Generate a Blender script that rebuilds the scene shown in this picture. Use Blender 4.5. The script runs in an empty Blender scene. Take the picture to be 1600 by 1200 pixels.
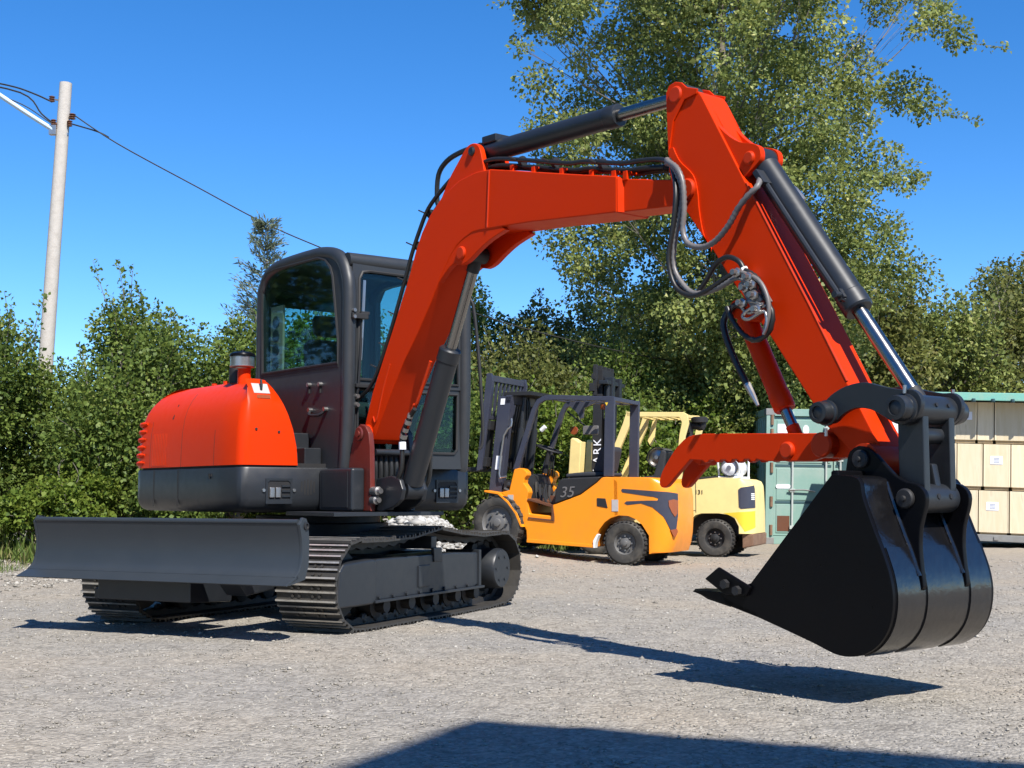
import bpy, bmesh, math, random
import numpy as np
from mathutils import Vector, Matrix

random.seed(7)
rng = np.random.default_rng(11)
SC = bpy.context.scene
COL = SC.collection
PI = math.pi

# ------------------------------------------------------------------ camera
cam_data = bpy.data.cameras.new('camera')
cam_data.sensor_width = 36.0
cam_data.lens = 45.0
cam_data.clip_start = 0.1
cam_data.clip_end = 1500.0
camera = bpy.data.objects.new('camera', cam_data)
COL.objects.link(camera)
camera.location = (0, 0, 0.8806)
camera.rotation_euler = (math.radians(90 + 4.911), 0, 0)
SC.camera = camera

# ------------------------------------------------------------------ light
SUN_EL = math.radians(49.0)
SUN_AZ = math.radians(24.5)                 # to the right of straight behind the camera
sun_dir = Vector((math.sin(SUN_AZ) * math.cos(SUN_EL), -math.cos(SUN_AZ) * math.cos(SUN_EL), math.sin(SUN_EL)))
world = bpy.data.worlds.new('World')
SC.world = world
world.use_nodes = True
wn = world.node_tree.nodes
wl = world.node_tree.links
wn.clear()
sky = wn.new('ShaderNodeTexSky')
sky.sky_type = 'NISHITA'
sky.sun_disc = False
sky.sun_elevation = SUN_EL
sky.sun_rotation = math.atan2(sun_dir.x, sun_dir.y)
sky.altitude = 0
sky.air_density = 0.72
sky.dust_density = 0.0
sky.ozone_density = 4.0
hs = wn.new('ShaderNodeHueSaturation')
hs.inputs['Saturation'].default_value = 1.28
hs.inputs['Hue'].default_value = 0.503
hs.inputs['Value'].default_value = 1.0
bg = wn.new('ShaderNodeBackground')
bg.inputs['Strength'].default_value = 0.115
wo = wn.new('ShaderNodeOutputWorld')
wl.new(sky.outputs[0], hs.inputs['Color'])
wl.new(hs.outputs[0], bg.inputs['Color'])
wl.new(bg.outputs[0], wo.inputs['Surface'])
sun_data = bpy.data.lights.new('sun', 'SUN')
sun_data.energy = 4.5
sun_data.angle = math.radians(0.53)
sun_data.color = (1.0, 0.955, 0.89)
sun = bpy.data.objects.new('sun', sun_data)
COL.objects.link(sun)
sun.location = (8, -12, 20)
sun.rotation_euler = sun_dir.to_track_quat('Z', 'Y').to_euler()
SC.view_settings.view_transform = 'Standard'
SC.view_settings.look = 'None'
SC.view_settings.exposure = 0.9
SC.view_settings.gamma = 1.0
SC.view_settings.use_curve_mapping = False
SC.cycles.max_bounces = 8
SC.cycles.transparent_max_bounces = 16

# ------------------------------------------------------------------ materials
MATS = {}


def new_mat(name):
    m = bpy.data.materials.new(name)
    m.use_nodes = True
    nt = m.node_tree
    b = nt.nodes['Principled BSDF']
    return m, nt, b


def N(nt, t, **kw):
    n = nt.nodes.new(t)
    for k, v in kw.items():
        setattr(n, k, v)
    return n


def ramp(nt, stops):
    r = nt.nodes.new('ShaderNodeValToRGB')
    el = r.color_ramp.elements
    while len(el) < len(stops):
        el.new(0.5)
    for e, (p, c) in zip(el, stops):
        e.position = p
        e.color = (c[0], c[1], c[2], 1)
    return r


def paint(name, col, rough=0.35, dirt=0.25, dirt_col=(0.16, 0.13, 0.1), metallic=0.0, coat=0.0, bump=0.03, scale=3.0, spec=0.5):
    """Paint or metal with a little wear, dust and uneven gloss."""
    m, nt, b = new_mat(name)
    tc = N(nt, 'ShaderNodeTexCoord')
    n1 = N(nt, 'ShaderNodeTexNoise')
    n1.inputs['Scale'].default_value = scale
    n1.inputs['Detail'].default_value = 8
    n1.inputs['Roughness'].default_value = 0.65
    nt.links.new(tc.outputs['Object'], n1.inputs['Vector'])
    r1 = ramp(nt, [(0.45, (0, 0, 0)), (0.8, (1, 1, 1))])
    nt.links.new(n1.outputs['Fac'], r1.inputs['Fac'])
    mul = N(nt, 'ShaderNodeMath', operation='MULTIPLY')
    mul.inputs[1].default_value = dirt
    nt.links.new(r1.outputs['Color'], mul.inputs[0])
    mix = N(nt, 'ShaderNodeMix', data_type='RGBA')
    mix.inputs['A'].default_value = (*col, 1)
    mix.inputs['B'].default_value = (*dirt_col, 1)
    nt.links.new(mul.outputs[0], mix.inputs['Factor'])
    nt.links.new(mix.outputs['Result'], b.inputs['Base Color'])
    n2 = N(nt, 'ShaderNodeTexNoise')
    n2.inputs['Scale'].default_value = scale * 5
    n2.inputs['Detail'].default_value = 6
    nt.links.new(tc.outputs['Object'], n2.inputs['Vector'])
    mr = N(nt, 'ShaderNodeMapRange')
    mr.inputs['To Min'].default_value = max(0.02, rough - 0.09)
    mr.inputs['To Max'].default_value = min(1, rough + 0.13)
    nt.links.new(n2.outputs['Fac'], mr.inputs['Value'])
    nt.links.new(mr.outputs['Result'], b.inputs['Roughness'])
    b.inputs['Metallic'].default_value = metallic
    b.inputs['Specular IOR Level'].default_value = spec
    b.inputs['Coat Weight'].default_value = coat
    b.inputs['Coat Roughness'].default_value = 0.12
    if bump:
        bp = N(nt, 'ShaderNodeBump')
        bp.inputs['Strength'].default_value = bump
        bp.inputs['Distance'].default_value = 0.02
        nt.links.new(n2.outputs['Fac'], bp.inputs['Height'])
        nt.links.new(bp.outputs['Normal'], b.inputs['Normal'])
    MATS[name] = m
    return m


paint('orange', (0.60, 0.031, 0.0015), 0.38, 0.10, (0.5, 0.032, 0.004), coat=0.0, bump=0.012, spec=0.10)
paint('orange_old', (0.5, 0.032, 0.004), 0.4, 0.25, (0.25, 0.03, 0.008), bump=0.03, spec=0.2)
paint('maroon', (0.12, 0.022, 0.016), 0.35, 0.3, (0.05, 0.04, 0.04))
paint('charcoal', (0.0145, 0.017, 0.021), 0.4, 0.25, (0.03, 0.03, 0.031), bump=0.03)
paint('charcoal_cab', (0.022, 0.0245, 0.028), 0.45, 0.15, (0.045, 0.045, 0.046), bump=0.02)
paint('blade_grey', (0.023, 0.029, 0.036), 0.45, 0.35, (0.04, 0.046, 0.052), bump=0.05, scale=1.6)
paint('black_gloss', (0.0035, 0.0035, 0.0045), 0.3, 0.15, (0.010, 0.009, 0.008), bump=0.05, scale=4, coat=0.0, spec=0.12)
paint('bucket_back', (0.005, 0.005, 0.006), 0.17, 0.3, (0.016, 0.014, 0.012), bump=0.10, scale=5, spec=0.9)
paint('link_grey', (0.014, 0.0165, 0.020), 0.36, 0.25, (0.03, 0.03, 0.03), bump=0.04)
paint('black_matt', (0.012, 0.012, 0.013), 0.6, 0.2, (0.04, 0.035, 0.03))
paint('rubber', (0.030, 0.028, 0.025), 0.75, 0.9, (0.13, 0.115, 0.092), bump=0.15, scale=5)
paint('hose', (0.012, 0.012, 0.012), 0.42, 0.1, (0.04, 0.04, 0.04), bump=0)
paint('hose_grey', (0.14, 0.13, 0.125), 0.42, 0.3, (0.05, 0.05, 0.05), bump=0)
paint('chrome', (0.26, 0.25, 0.24), 0.22, 0.04, (0.3, 0.3, 0.3), metallic=1.0, bump=0)
paint('steel', (0.38, 0.37, 0.36), 0.35, 0.3, (0.12, 0.1, 0.08), metallic=0.9)
paint('track_steel', (0.06, 0.056, 0.051), 0.5, 0.75, (0.022, 0.02, 0.018), metallic=0.4, bump=0.1, scale=9)
paint('grouser', (0.50, 0.475, 0.43), 0.36, 0.6, (0.10, 0.09, 0.08), metallic=0.6, bump=0.08, scale=9)
paint('track_dark', (0.022, 0.02, 0.019), 0.55, 0.4, (0.06, 0.05, 0.04), bump=0.06)
paint('bar_grey', (0.42, 0.46, 0.43), 0.5, 0.3, (0.25, 0.25, 0.22))
paint('rim_grey', (0.12, 0.118, 0.115), 0.45, 0.4, (0.07, 0.06, 0.05))
paint('amber', (0.85, 0.265, 0.005), 0.36, 0.4, (0.40, 0.17, 0.035), coat=0.15, bump=0.02)
paint('navy_metal', (0.035, 0.038, 0.058), 0.4, 0.3, (0.09, 0.085, 0.08))
paint('pale_yellow', (0.80, 0.63, 0.255), 0.42, 0.3, (0.42, 0.31, 0.14), bump=0.03)
paint('bright_yellow', (0.78, 0.52, 0.03), 0.45, 0.5, (0.4, 0.28, 0.09))
paint('rust', (0.18, 0.1, 0.06), 0.8, 0.6, (0.3, 0.2, 0.12), bump=0.2, scale=8)
paint('white_paint', (0.78, 0.79, 0.8), 0.45, 0.15, (0.5, 0.5, 0.48))
paint('paper', (0.74, 0.76, 0.82), 0.7, 0.1, (0.5, 0.55, 0.7), bump=0)
paint('teal', (0.19, 0.315, 0.265), 0.55, 0.7, (0.33, 0.37, 0.33), bump=0.05, scale=2)
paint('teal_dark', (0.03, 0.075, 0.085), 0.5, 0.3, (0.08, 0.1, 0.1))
paint('teal_rail', (0.17, 0.42, 0.34), 0.5, 0.5, (0.4, 0.36, 0.24), scale=5)
paint('grey_rail', (0.2, 0.2, 0.19), 0.65, 0.5, (0.12, 0.1, 0.08), scale=6)
paint('post_wood', (0.46, 0.42, 0.37), 0.85, 0.5, (0.27, 0.24, 0.2), bump=0.2, scale=9)
paint('lamp_pipe', (0.52, 0.62, 0.68), 0.4, 0.2, (0.4, 0.42, 0.4), metallic=0.4)
paint('red_lens', (0.26, 0.06, 0.015), 0.15, 0.2, (0.1, 0.02, 0.01), coat=0.5, bump=0)
paint('brown_trim', (0.12, 0.045, 0.02), 0.45, 0.3, (0.07, 0.05, 0.04))
paint('lens_white', (0.75, 0.76, 0.74), 0.08, 0.05, (0.5, 0.5, 0.5), coat=0.6, bump=0)
paint('sticker', (0.42, 0.39, 0.37), 0.5, 0.5, (0.3, 0.28, 0.28), bump=0, scale=30)
paint('seat_cloth', (0.018, 0.02, 0.026), 0.75, 0.3, (0.05, 0.05, 0.05))
paint('beige_trim', (0.36, 0.31, 0.23), 0.6, 0.2, (0.25, 0.22, 0.18))
paint('warehouse_wall', (0.42, 0.42, 0.41), 0.6, 0.3, (0.3, 0.29, 0.27))


def wood_mat(name, c1, c2):
    m, nt, b = new_mat(name)
    tc = N(nt, 'ShaderNodeTexCoord')
    oi = N(nt, 'ShaderNodeObjectInfo')
    mp = N(nt, 'ShaderNodeMapping')
    mp.inputs['Scale'].default_value = (7, 7, 0.9)
    cv = N(nt, 'ShaderNodeVectorMath', operation='ADD')
    nt.links.new(tc.outputs['Object'], cv.inputs[0])
    nt.links.new(oi.outputs['Random'], cv.inputs[1])
    nt.links.new(cv.outputs[0], mp.inputs['Vector'])
    n1 = N(nt, 'ShaderNodeTexNoise')
    n1.inputs['Scale'].default_value = 2.2
    n1.inputs['Detail'].default_value = 9
    n1.inputs['Distortion'].default_value = 0.8
    nt.links.new(mp.outputs[0], n1.inputs['Vector'])
    r = ramp(nt, [(0.3, c1), (0.62, c2), (0.78, tuple(x * 0.8 for x in c1))])
    nt.links.new(n1.outputs['Fac'], r.inputs['Fac'])
    hsv = N(nt, 'ShaderNodeHueSaturation')
    mr = N(nt, 'ShaderNodeMapRange')
    mr.inputs['To Min'].default_value = 0.82
    mr.inputs['To Max'].default_value = 1.12
    nt.links.new(oi.outputs['Random'], mr.inputs['Value'])
    nt.links.new(mr.outputs[0], hsv.inputs['Value'])
    nt.links.new(r.outputs['Color'], hsv.inputs['Color'])
    nt.links.new(hsv.outputs[0], b.inputs['Base Color'])
    b.inputs['Roughness'].default_value = 0.75
    MATS[name] = m


wood_mat('plywood', (0.64, 0.535, 0.345), (0.70, 0.60, 0.42))
wood_mat('batten', (0.40, 0.29, 0.15), (0.47, 0.35, 0.2))


def glass_mat(name, tint, refl=1.0):
    m = bpy.data.materials.new(name)
    m.use_nodes = True
    nt = m.node_tree
    nt.nodes.clear()
    out = N(nt, 'ShaderNodeOutputMaterial')
    tr = N(nt, 'ShaderNodeBsdfTransparent')
    tr.inputs['Color'].default_value = (*tint, 1)
    gl = N(nt, 'ShaderNodeBsdfGlossy')
    gl.inputs['Roughness'].default_value = 0.03
    gl.inputs['Color'].default_value = (0.9, 0.95, 1, 1)
    fr = N(nt, 'ShaderNodeFresnel')
    gm_ = N(nt, 'ShaderNodeNewGeometry')
    io = N(nt, 'ShaderNodeMath', operation='MULTIPLY_ADD')
    io.inputs[1].default_value = -0.8333
    io.inputs[2].default_value = 1.5
    nt.links.new(gm_.outputs['Backfacing'], io.inputs[0])
    nt.links.new(io.outputs[0], fr.inputs['IOR'])
    mul = N(nt, 'ShaderNodeMath', operation='MULTIPLY')
    mul.inputs[1].default_value = refl
    mx = N(nt, 'ShaderNodeMixShader')
    nt.links.new(fr.outputs[0], mul.inputs[0])
    nt.links.new(mul.outputs[0], mx.inputs[0])
    nt.links.new(tr.outputs[0], mx.inputs[1])
    nt.links.new(gl.outputs[0], mx.inputs[2])
    nt.links.new(mx.outputs[0], out.inputs['Surface'])
    MATS[name] = m


glass_mat('glass', (0.66, 0.82, 0.80), 0.5)


def leaf_mat(name, stops, trans=0.36, gloss=0.42, tcol=None):
    m, nt, b = new_mat(name)
    at = N(nt, 'ShaderNodeAttribute')
    at.attribute_name = 'tone'
    r = ramp(nt, stops)
    nt.links.new(at.outputs['Fac'], r.inputs['Fac'])
    nt.links.new(r.outputs['Color'], b.inputs['Base Color'])
    b.inputs['Roughness'].default_value = 0.5
    b.inputs['Specular IOR Level'].default_value = 0.22
    tl = N(nt, 'ShaderNodeBsdfTranslucent')
    hsv = N(nt, 'ShaderNodeHueSaturation')
    hsv.inputs['Value'].default_value = 1.5
    hsv.inputs['Hue'].default_value = 0.485
    nt.links.new(r.outputs['Color'], hsv.inputs['Color'])
    nt.links.new(hsv.outputs[0], tl.inputs['Color'])
    mx = N(nt, 'ShaderNodeMixShader')
    mx.inputs[0].default_value = trans
    out = nt.nodes['Material Output']
    nt.links.new(b.outputs[0], mx.inputs[1])
    nt.links.new(tl.outputs[0], mx.inputs[2])
    nt.links.new(mx.outputs[0], out.inputs['Surface'])
    MATS[name] = m


leaf_mat('leaf_hedge', [(0.0, (0.038, 0.066, 0.015)), (0.5, (0.118, 0.172, 0.036)), (0.88, (0.19, 0.245, 0.052)), (1.0, (0.30, 0.32, 0.10))])
leaf_mat('leaf_poplar', [(0.0, (0.055, 0.080, 0.022)), (0.45, (0.170, 0.210, 0.056)), (0.8, (0.29, 0.32, 0.095)), (1.0, (0.48, 0.47, 0.20))], 0.32, 0.36)
leaf_mat('leaf_lime', [(0.0, (0.060, 0.105, 0.016)), (0.5, (0.115, 0.170, 0.024)), (1.0, (0.20, 0.24, 0.045))], 0.35)
leaf_mat('leaf_olive', [(0.0, (0.052, 0.068, 0.020)), (0.5, (0.120, 0.138, 0.036)), (0.9, (0.190, 0.195, 0.055)), (1.0, (0.28, 0.265, 0.10))])
leaf_mat('leaf_cedar', [(0.0, (0.09, 0.120, 0.075)), (0.6, (0.16, 0.195, 0.125)), (1.0, (0.24, 0.27, 0.18))], 0.25)
leaf_mat('grass', [(0.0, (0.06, 0.10, 0.02)), (0.6, (0.12, 0.17, 0.035)), (0.85, (0.24, 0.22, 0.09)), (1.0, (0.36, 0.30, 0.16))], 0.25)
paint('bark', (0.16, 0.14, 0.115), 0.9, 0.6, (0.07, 0.06, 0.05), bump=0.3, scale=14)
paint('bark_pale', (0.30, 0.275, 0.23), 0.9, 0.6, (0.14, 0.12, 0.1), bump=0.3, scale=14)


def ground_mat():
    m, nt, b = new_mat('ground')
    geo = N(nt, 'ShaderNodeNewGeometry')
    big = N(nt, 'ShaderNodeTexNoise')
    big.inputs['Scale'].default_value = 0.55
    big.inputs['Detail'].default_value = 5
    mid = N(nt, 'ShaderNodeTexNoise')
    mid.inputs['Scale'].default_value = 7
    mid.inputs['Detail'].default_value = 8
    mid.inputs['Roughness'].default_value = 0.7
    fine = N(nt, 'ShaderNodeTexNoise')
    fine.inputs['Scale'].default_value = 90
    fine.inputs['Detail'].default_value = 4
    vor = N(nt, 'ShaderNodeTexVoronoi')
    vor.inputs['Scale'].default_value = 62
    vor2 = N(nt, 'ShaderNodeTexVoronoi')
    vor2.inputs['Scale'].default_value = 28
    crack = N(nt, 'ShaderNodeTexVoronoi', feature='DISTANCE_TO_EDGE')
    crack.inputs['Scale'].default_value = 6.5
    wv = N(nt, 'ShaderNodeVectorMath', operation='MULTIPLY_ADD')
    nz = N(nt, 'ShaderNodeTexNoise')
    nz.inputs['Scale'].default_value = 5
    nz.inputs['Detail'].default_value = 5
    wv.inputs[1].default_value = (0.25, 0.25, 0)
    for n in (big, mid, fine, vor, vor2, nz):
        nt.links.new(geo.outputs['Position'], n.inputs['Vector'])
    nt.links.new(nz.outputs['Color'], wv.inputs[0])
    nt.links.new(geo.outputs['Position'], wv.inputs[2])
    nt.links.new(wv.outputs[0], crack.inputs['Vector'])
    # stone to stone colour
    rs = ramp(nt, [(0.0, (0.195, 0.181, 0.157)), (0.35, (0.275, 0.255, 0.222)), (0.7, (0.34, 0.316, 0.275)), (0.93, (0.405, 0.38, 0.335)), (1.0, (0.50, 0.465, 0.40))])
    nt.links.new(vor.outputs['Color'], rs.inputs['Fac'])
    rm = ramp(nt, [(0.3, (0.76, 0.755, 0.75)), (0.55, (1.0, 0.99, 0.98)), (0.8, (1.16, 1.14, 1.10))])
    nt.links.new(mid.outputs['Fac'], rm.inputs['Fac'])
    rb = ramp(nt, [(0.3, (0.86, 0.88, 0.92)), (0.5, (1.0, 0.99, 0.97)), (0.72, (1.14, 1.06, 0.95))])
    nt.links.new(big.outputs['Fac'], rb.inputs['Fac'])
    m1 = N(nt, 'ShaderNodeMix', data_type='RGBA', blend_type='MULTIPLY')
    m1.inputs['Factor'].default_value = 1
    nt.links.new(rs.outputs['Color'], m1.inputs['A'])
    nt.links.new(rm.outputs['Color'], m1.inputs['B'])
    m2 = N(nt, 'ShaderNodeMix', data_type='RGBA', blend_type='MULTIPLY')
    m2.inputs['Factor'].default_value = 1
    nt.links.new(m1.outputs['Result'], m2.inputs['A'])
    nt.links.new(rb.outputs['Color'], m2.inputs['B'])
    # brown dirt to the left, under the bushes
    sx = N(nt, 'ShaderNodeSeparateXYZ')
    nt.links.new(geo.outputs['Position'], sx.inputs[0])
    my = N(nt, 'ShaderNodeMapRange')
    my.inputs['From Min'].default_value = 10.0
    my.inputs['From Max'].default_value = 17.0
    nt.links.new(sx.outputs['Y'], my.inputs['Value'])
    mm = N(nt, 'ShaderNodeMath', operation='MULTIPLY')
    nt.links.new(my.outputs[0], mm.inputs[0])
    nt.links.new(mid.outputs['Fac'], mm.inputs[1])
    m3 = N(nt, 'ShaderNodeMix', data_type='RGBA')
    m3.inputs['B'].default_value = (0.34, 0.275, 0.20, 1)
    nt.links.new(mm.outputs[0], m3.inputs['Factor'])
    nt.links.new(m2.outputs['Result'], m3.inputs['A'])
    rc = ramp(nt, [(0.0, (0.62, 0.61, 0.6)), (0.05, (1, 1, 1))])
    nt.links.new(crack.outputs['Distance'], rc.inputs['Fac'])
    m4 = N(nt, 'ShaderNodeMix', data_type='RGBA', blend_type='MULTIPLY')
    m4.inputs['Factor'].default_value = 0.6
    nt.links.new(m3.outputs['Result'], m4.inputs['A'])
    nt.links.new(rc.outputs['Color'], m4.inputs['B'])
    nt.links.new(m4.outputs['Result'], b.inputs['Base Color'])
    b.inputs['Roughness'].default_value = 0.88
    b.inputs['Specular IOR Level'].default_value = 0.3
    # relief
    inv = N(nt, 'ShaderNodeMath', operation='SUBTRACT')
    inv.inputs[0].default_value = 1.0
    nt.links.new(vor.outputs['Distance'], inv.inputs[1])
    a1 = N(nt, 'ShaderNodeMath', operation='MULTIPLY_ADD')
    a1.inputs[1].default_value = 0.9
    nt.links.new(inv.outputs[0], a1.inputs[0])
    nt.links.new(fine.outputs['Fac'], a1.inputs[2])
    a2 = N(nt, 'ShaderNodeMath', operation='MULTIPLY_ADD')
    a2.inputs[1].default_value = 1.6
    nt.links.new(mid.outputs['Fac'], a2.inputs[0])
    nt.links.new(a1.outputs[0], a2.inputs[2])
    a3 = N(nt, 'ShaderNodeMath', operation='MULTIPLY_ADD')
    a3.inputs[1].default_value = 0.9
    nt.links.new(rc.outputs['Color'], a3.inputs[0])
    nt.links.new(a2.outputs[0], a3.inputs[2])
    bp = N(nt, 'ShaderNodeBump')
    bp.inputs['Strength'].default_value = 0.75
    bp.inputs['Distance'].default_value = 0.012
    nt.links.new(a3.outputs[0], bp.inputs['Height'])
    nt.links.new(bp.outputs['Normal'], b.inputs['Normal'])
    MATS['ground'] = m


ground_mat()


def stone_mat(name, stops):
    m, nt, b = new_mat(name)
    at = N(nt, 'ShaderNodeAttribute')
    at.attribute_name = 'tone'
    r = ramp(nt, stops)
    nt.links.new(at.outputs['Fac'], r.inputs['Fac'])
    nt.links.new(r.outputs['Color'], b.inputs['Base Color'])
    b.inputs['Roughness'].default_value = 0.85
    MATS[name] = m


stone_mat('pebble', [(0, (0.18, 0.164, 0.138)), (0.5, (0.262, 0.24, 0.203)), (0.85, (0.32, 0.296, 0.252)), (1, (0.40, 0.375, 0.33))])
stone_mat('white_stone', [(0, (0.19, 0.18, 0.16)), (0.5, (0.33, 0.315, 0.285)), (1, (0.47, 0.455, 0.42))])


# ------------------------------------------------------------------ mesh helpers
class MB:
    def __init__(self):
        self.v = []
        self.f = []

    def add(self, vs, fs):
        o = len(self.v)
        self.v += [tuple(x) for x in vs]
        self.f += [tuple(i + o for i in f) for f in fs]
        return self

    def loops(self, rings, cap0=True, cap1=True, closed=True):
        """Skin a list of rings with equal vertex counts."""
        n = len(rings[0])
        vs = [p for r in rings for p in r]
        fs = []
        m = n if closed else n - 1
        for k in range(len(rings) - 1):
            for i in range(m):
                j = (i + 1) % n
                fs.append((k * n + i, k * n + j, (k + 1) * n + j, (k + 1) * n + i))
        if cap0:
            fs.append(tuple(range(n - 1, -1, -1)))
        if cap1:
            fs.append(tuple((len(rings) - 1) * n + i for i in range(n)))
        return self.add(vs, fs)

    def prism(self, fr, prof, q0, q1):
        return self.loops([[fr(x, y, q0) for x, y in prof], [fr(x, y, q1) for x, y in prof]])

    def box(self, c, sx, sy, sz, ax=None):
        c = Vector(c)
        X, Y, Z = ax or (Vector((1, 0, 0)), Vector((0, 1, 0)), Vector((0, 0, 1)))
        vs = [c + X * (sx / 2 * a) + Y * (sy / 2 * b) + Z * (sz / 2 * d) for d in (-1, 1) for a, b in ((-1, -1), (1, -1), (1, 1), (-1, 1))]
        return self.add(vs, [(3, 2, 1, 0), (4, 5, 6, 7), (0, 1, 5, 4), (1, 2, 6, 5), (2, 3, 7, 6), (3, 0, 4, 7)])

    def frbox(self, fr, x0, x1, y0, y1, q0, q1):
        return self.prism(fr, [(x0, y0), (x1, y0), (x1, y1), (x0, y1)], q0, q1)

    def lathe(self, o, axis, prof, n=24, cap=True, cap0=None):
        o = Vector(o)
        a = Vector(axis).normalized()
        t = a.orthogonal().normalized()
        s = a.cross(t)
        rings = [[o + a * x + (t * math.cos(2 * PI * i / n) + s * math.sin(2 * PI * i / n)) * r for i in range(n)] for r, x in prof]
        return self.loops(rings, cap if cap0 is None else cap0, cap)

    def cyl(self, a, b, ra, rb=None, n=20, ch=0.0):
        a = Vector(a)
        b = Vector(b)
        rb = ra if rb is None else rb
        L = (b - a).length
        if ch:
            pr = [(ra - ch, 0), (ra, ch), (rb, L - ch), (rb - ch, L)]
        else:
            pr = [(ra, 0), (rb, L)]
        return self.lathe(a, b - a, pr, n)

    def tube(self, path, r, n=8, smooth=3, ridged=0.0):
        P = [Vector(p) for p in path]
        if smooth > 1 and len(P) > 2:
            Q = []
            for i in range(len(P) - 1):
                p0 = P[max(i - 1, 0)]
                p1, p2 = P[i], P[i + 1]
                p3 = P[min(i + 2, len(P) - 1)]
                for k in range(smooth):
                    t = k / smooth
                    Q.append(0.5 * ((2 * p1) + (p2 - p0) * t + (2 * p0 - 5 * p1 + 4 * p2 - p3) * t * t + (3 * p1 - p0 - 3 * p2 + p3) * t ** 3))
            Q.append(P[-1])
            P = Q
        if ridged:
            Q = [P[0]]
            for i in range(len(P) - 1):
                L = (P[i + 1] - P[i]).length
                k = max(1, int(L / ridged))
                for j in range(1, k + 1):
                    Q.append(P[i].lerp(P[i + 1], j / k))
            P = Q
        T = [(P[min(i + 1, len(P) - 1)] - P[max(i - 1, 0)]).normalized() for i in range(len(P))]
        nrm = T[0].orthogonal().normalized()
        rings = []
        for i, p in enumerate(P):
            nrm = (nrm - T[i] * nrm.dot(T[i]))
            nrm = nrm.normalized() if nrm.length > 1e-6 else T[i].orthogonal().normalized()
            bi = T[i].cross(nrm)
            rr = r[min(i * len(r) // len(P), len(r) - 1)] if isinstance(r, (list, tuple)) else r
            if ridged:
                rr = rr * (1.0 if i % 2 else 0.8)
            rings.append([p + (nrm * math.cos(2 * PI * k / n) + bi * math.sin(2 * PI * k / n)) * rr for k in range(n)])
        return self.loops(rings)

    def ring_panel(self, fr, outer, inner, q0, q1):
        """Plate with a window: outer and inner outlines resampled by angle about the window centre."""
        cx = sum(p[0] for p in inner) / len(inner)
        cy = sum(p[1] for p in inner) / len(inner)
        angs = sorted({round(math.atan2(y - cy, x - cx), 4) for x, y in list(outer) + list(inner)} | {round(-PI + 2 * PI * i / 40, 4) for i in range(40)})

        def at(poly, a):
            dx, dy = math.cos(a), math.sin(a)
            best = None
            n = len(poly)
            for i in range(n):
                x1, y1 = poly[i][0] - cx, poly[i][1] - cy
                x2, y2 = poly[(i + 1) % n][0] - cx, poly[(i + 1) % n][1] - cy
                ex, ey = x2 - x1, y2 - y1
                den = dx * ey - dy * ex
                if abs(den) < 1e-9:
                    continue
                t = (x1 * ey - y1 * ex) / den
                s = (x1 * dy - y1 * dx) / den
                if t > 0 and -1e-4 <= s <= 1 + 1e-4 and (best is None or t > best):
                    best = t
            return (cx + dx * best, cy + dy * best)
        O = [at(outer, a) for a in angs]
        I = [at(inner, a) for a in angs]
        rings = [[fr(x, y, q0) for x, y in O], [fr(x, y, q1) for x, y in O], [fr(x, y, q1) for x, y in I], [fr(x, y, q0) for x, y in I], [fr(x, y, q0) for x, y in O]]
        return self.loops(rings, False, False)


def make_mesh(name, mb, mat, bevel=0.0, seg=2, ang=35, weld=True):
    me = bpy.data.meshes.new(name)
    bm = bmesh.new()
    vs = [bm.verts.new(v) for v in mb.v]
    for f in mb.f:
        try:
            bm.faces.new([vs[i] for i in f])
        except ValueError:
            pass
    if weld:
        bmesh.ops.remove_doubles(bm, verts=bm.verts, dist=1e-5)
    bmesh.ops.recalc_face_normals(bm, faces=bm.faces)
    if bevel:
        es = [e for e in bm.edges if len(e.link_faces) == 2 and e.calc_face_angle(0) > math.radians(30)]
        bmesh.ops.bevel(bm, geom=es, offset=bevel, segments=seg, profile=0.5, affect='EDGES', clamp_overlap=True)
    bm.to_mesh(me)
    bm.free()
    me.polygons.foreach_set('use_smooth', [True] * len(me.polygons))
    me.set_sharp_from_angle(angle=math.radians(ang))
    me.materials.append(MATS[mat])
    return me


def obj(name, mb, mat, parent=None, bevel=0.0, seg=2, ang=35, label=None):
    me = mb if isinstance(mb, bpy.types.Mesh) else make_mesh(name, mb, mat, bevel, seg, ang)
    o = bpy.data.objects.new(name, me)
    COL.objects.link(o)
    if bevel:
        wn_ = o.modifiers.new('weighted_normal', 'WEIGHTED_NORMAL')
        wn_.keep_sharp = True
        wn_.weight = 100
    if parent:
        o.parent = parent
    if label:
        o['label'] = label
    return o


def tag(o, label, cat, group=None, kind=None):
    if label:
        o['label'] = label
    if cat:
        o['category'] = cat
    if group:
        o['group'] = group
    if kind:
        o['kind'] = kind
    return o


def thing(name, label, cat, loc, group=None):
    o = bpy.data.objects.new(name, None)
    o.empty_display_size = 0.3
    COL.objects.link(o)
    o.location = loc
    return tag(o, label, cat, group)


def kids(root):
    return [o for o in bpy.data.objects if o.parent == root]


def text_mesh(txt, size, depth=0.002):
    cu = bpy.data.curves.new('lettering', 'FONT')
    cu.body = txt
    cu.size = size
    cu.extrude = depth
    cu.align_x = 'CENTER'
    cu.align_y = 'CENTER'
    t = bpy.data.objects.new('lettering', cu)
    COL.objects.link(t)
    dg = bpy.context.evaluated_depsgraph_get()
    me = bpy.data.meshes.new_from_object(t.evaluated_get(dg))
    bpy.data.objects.remove(t)
    return me


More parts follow.
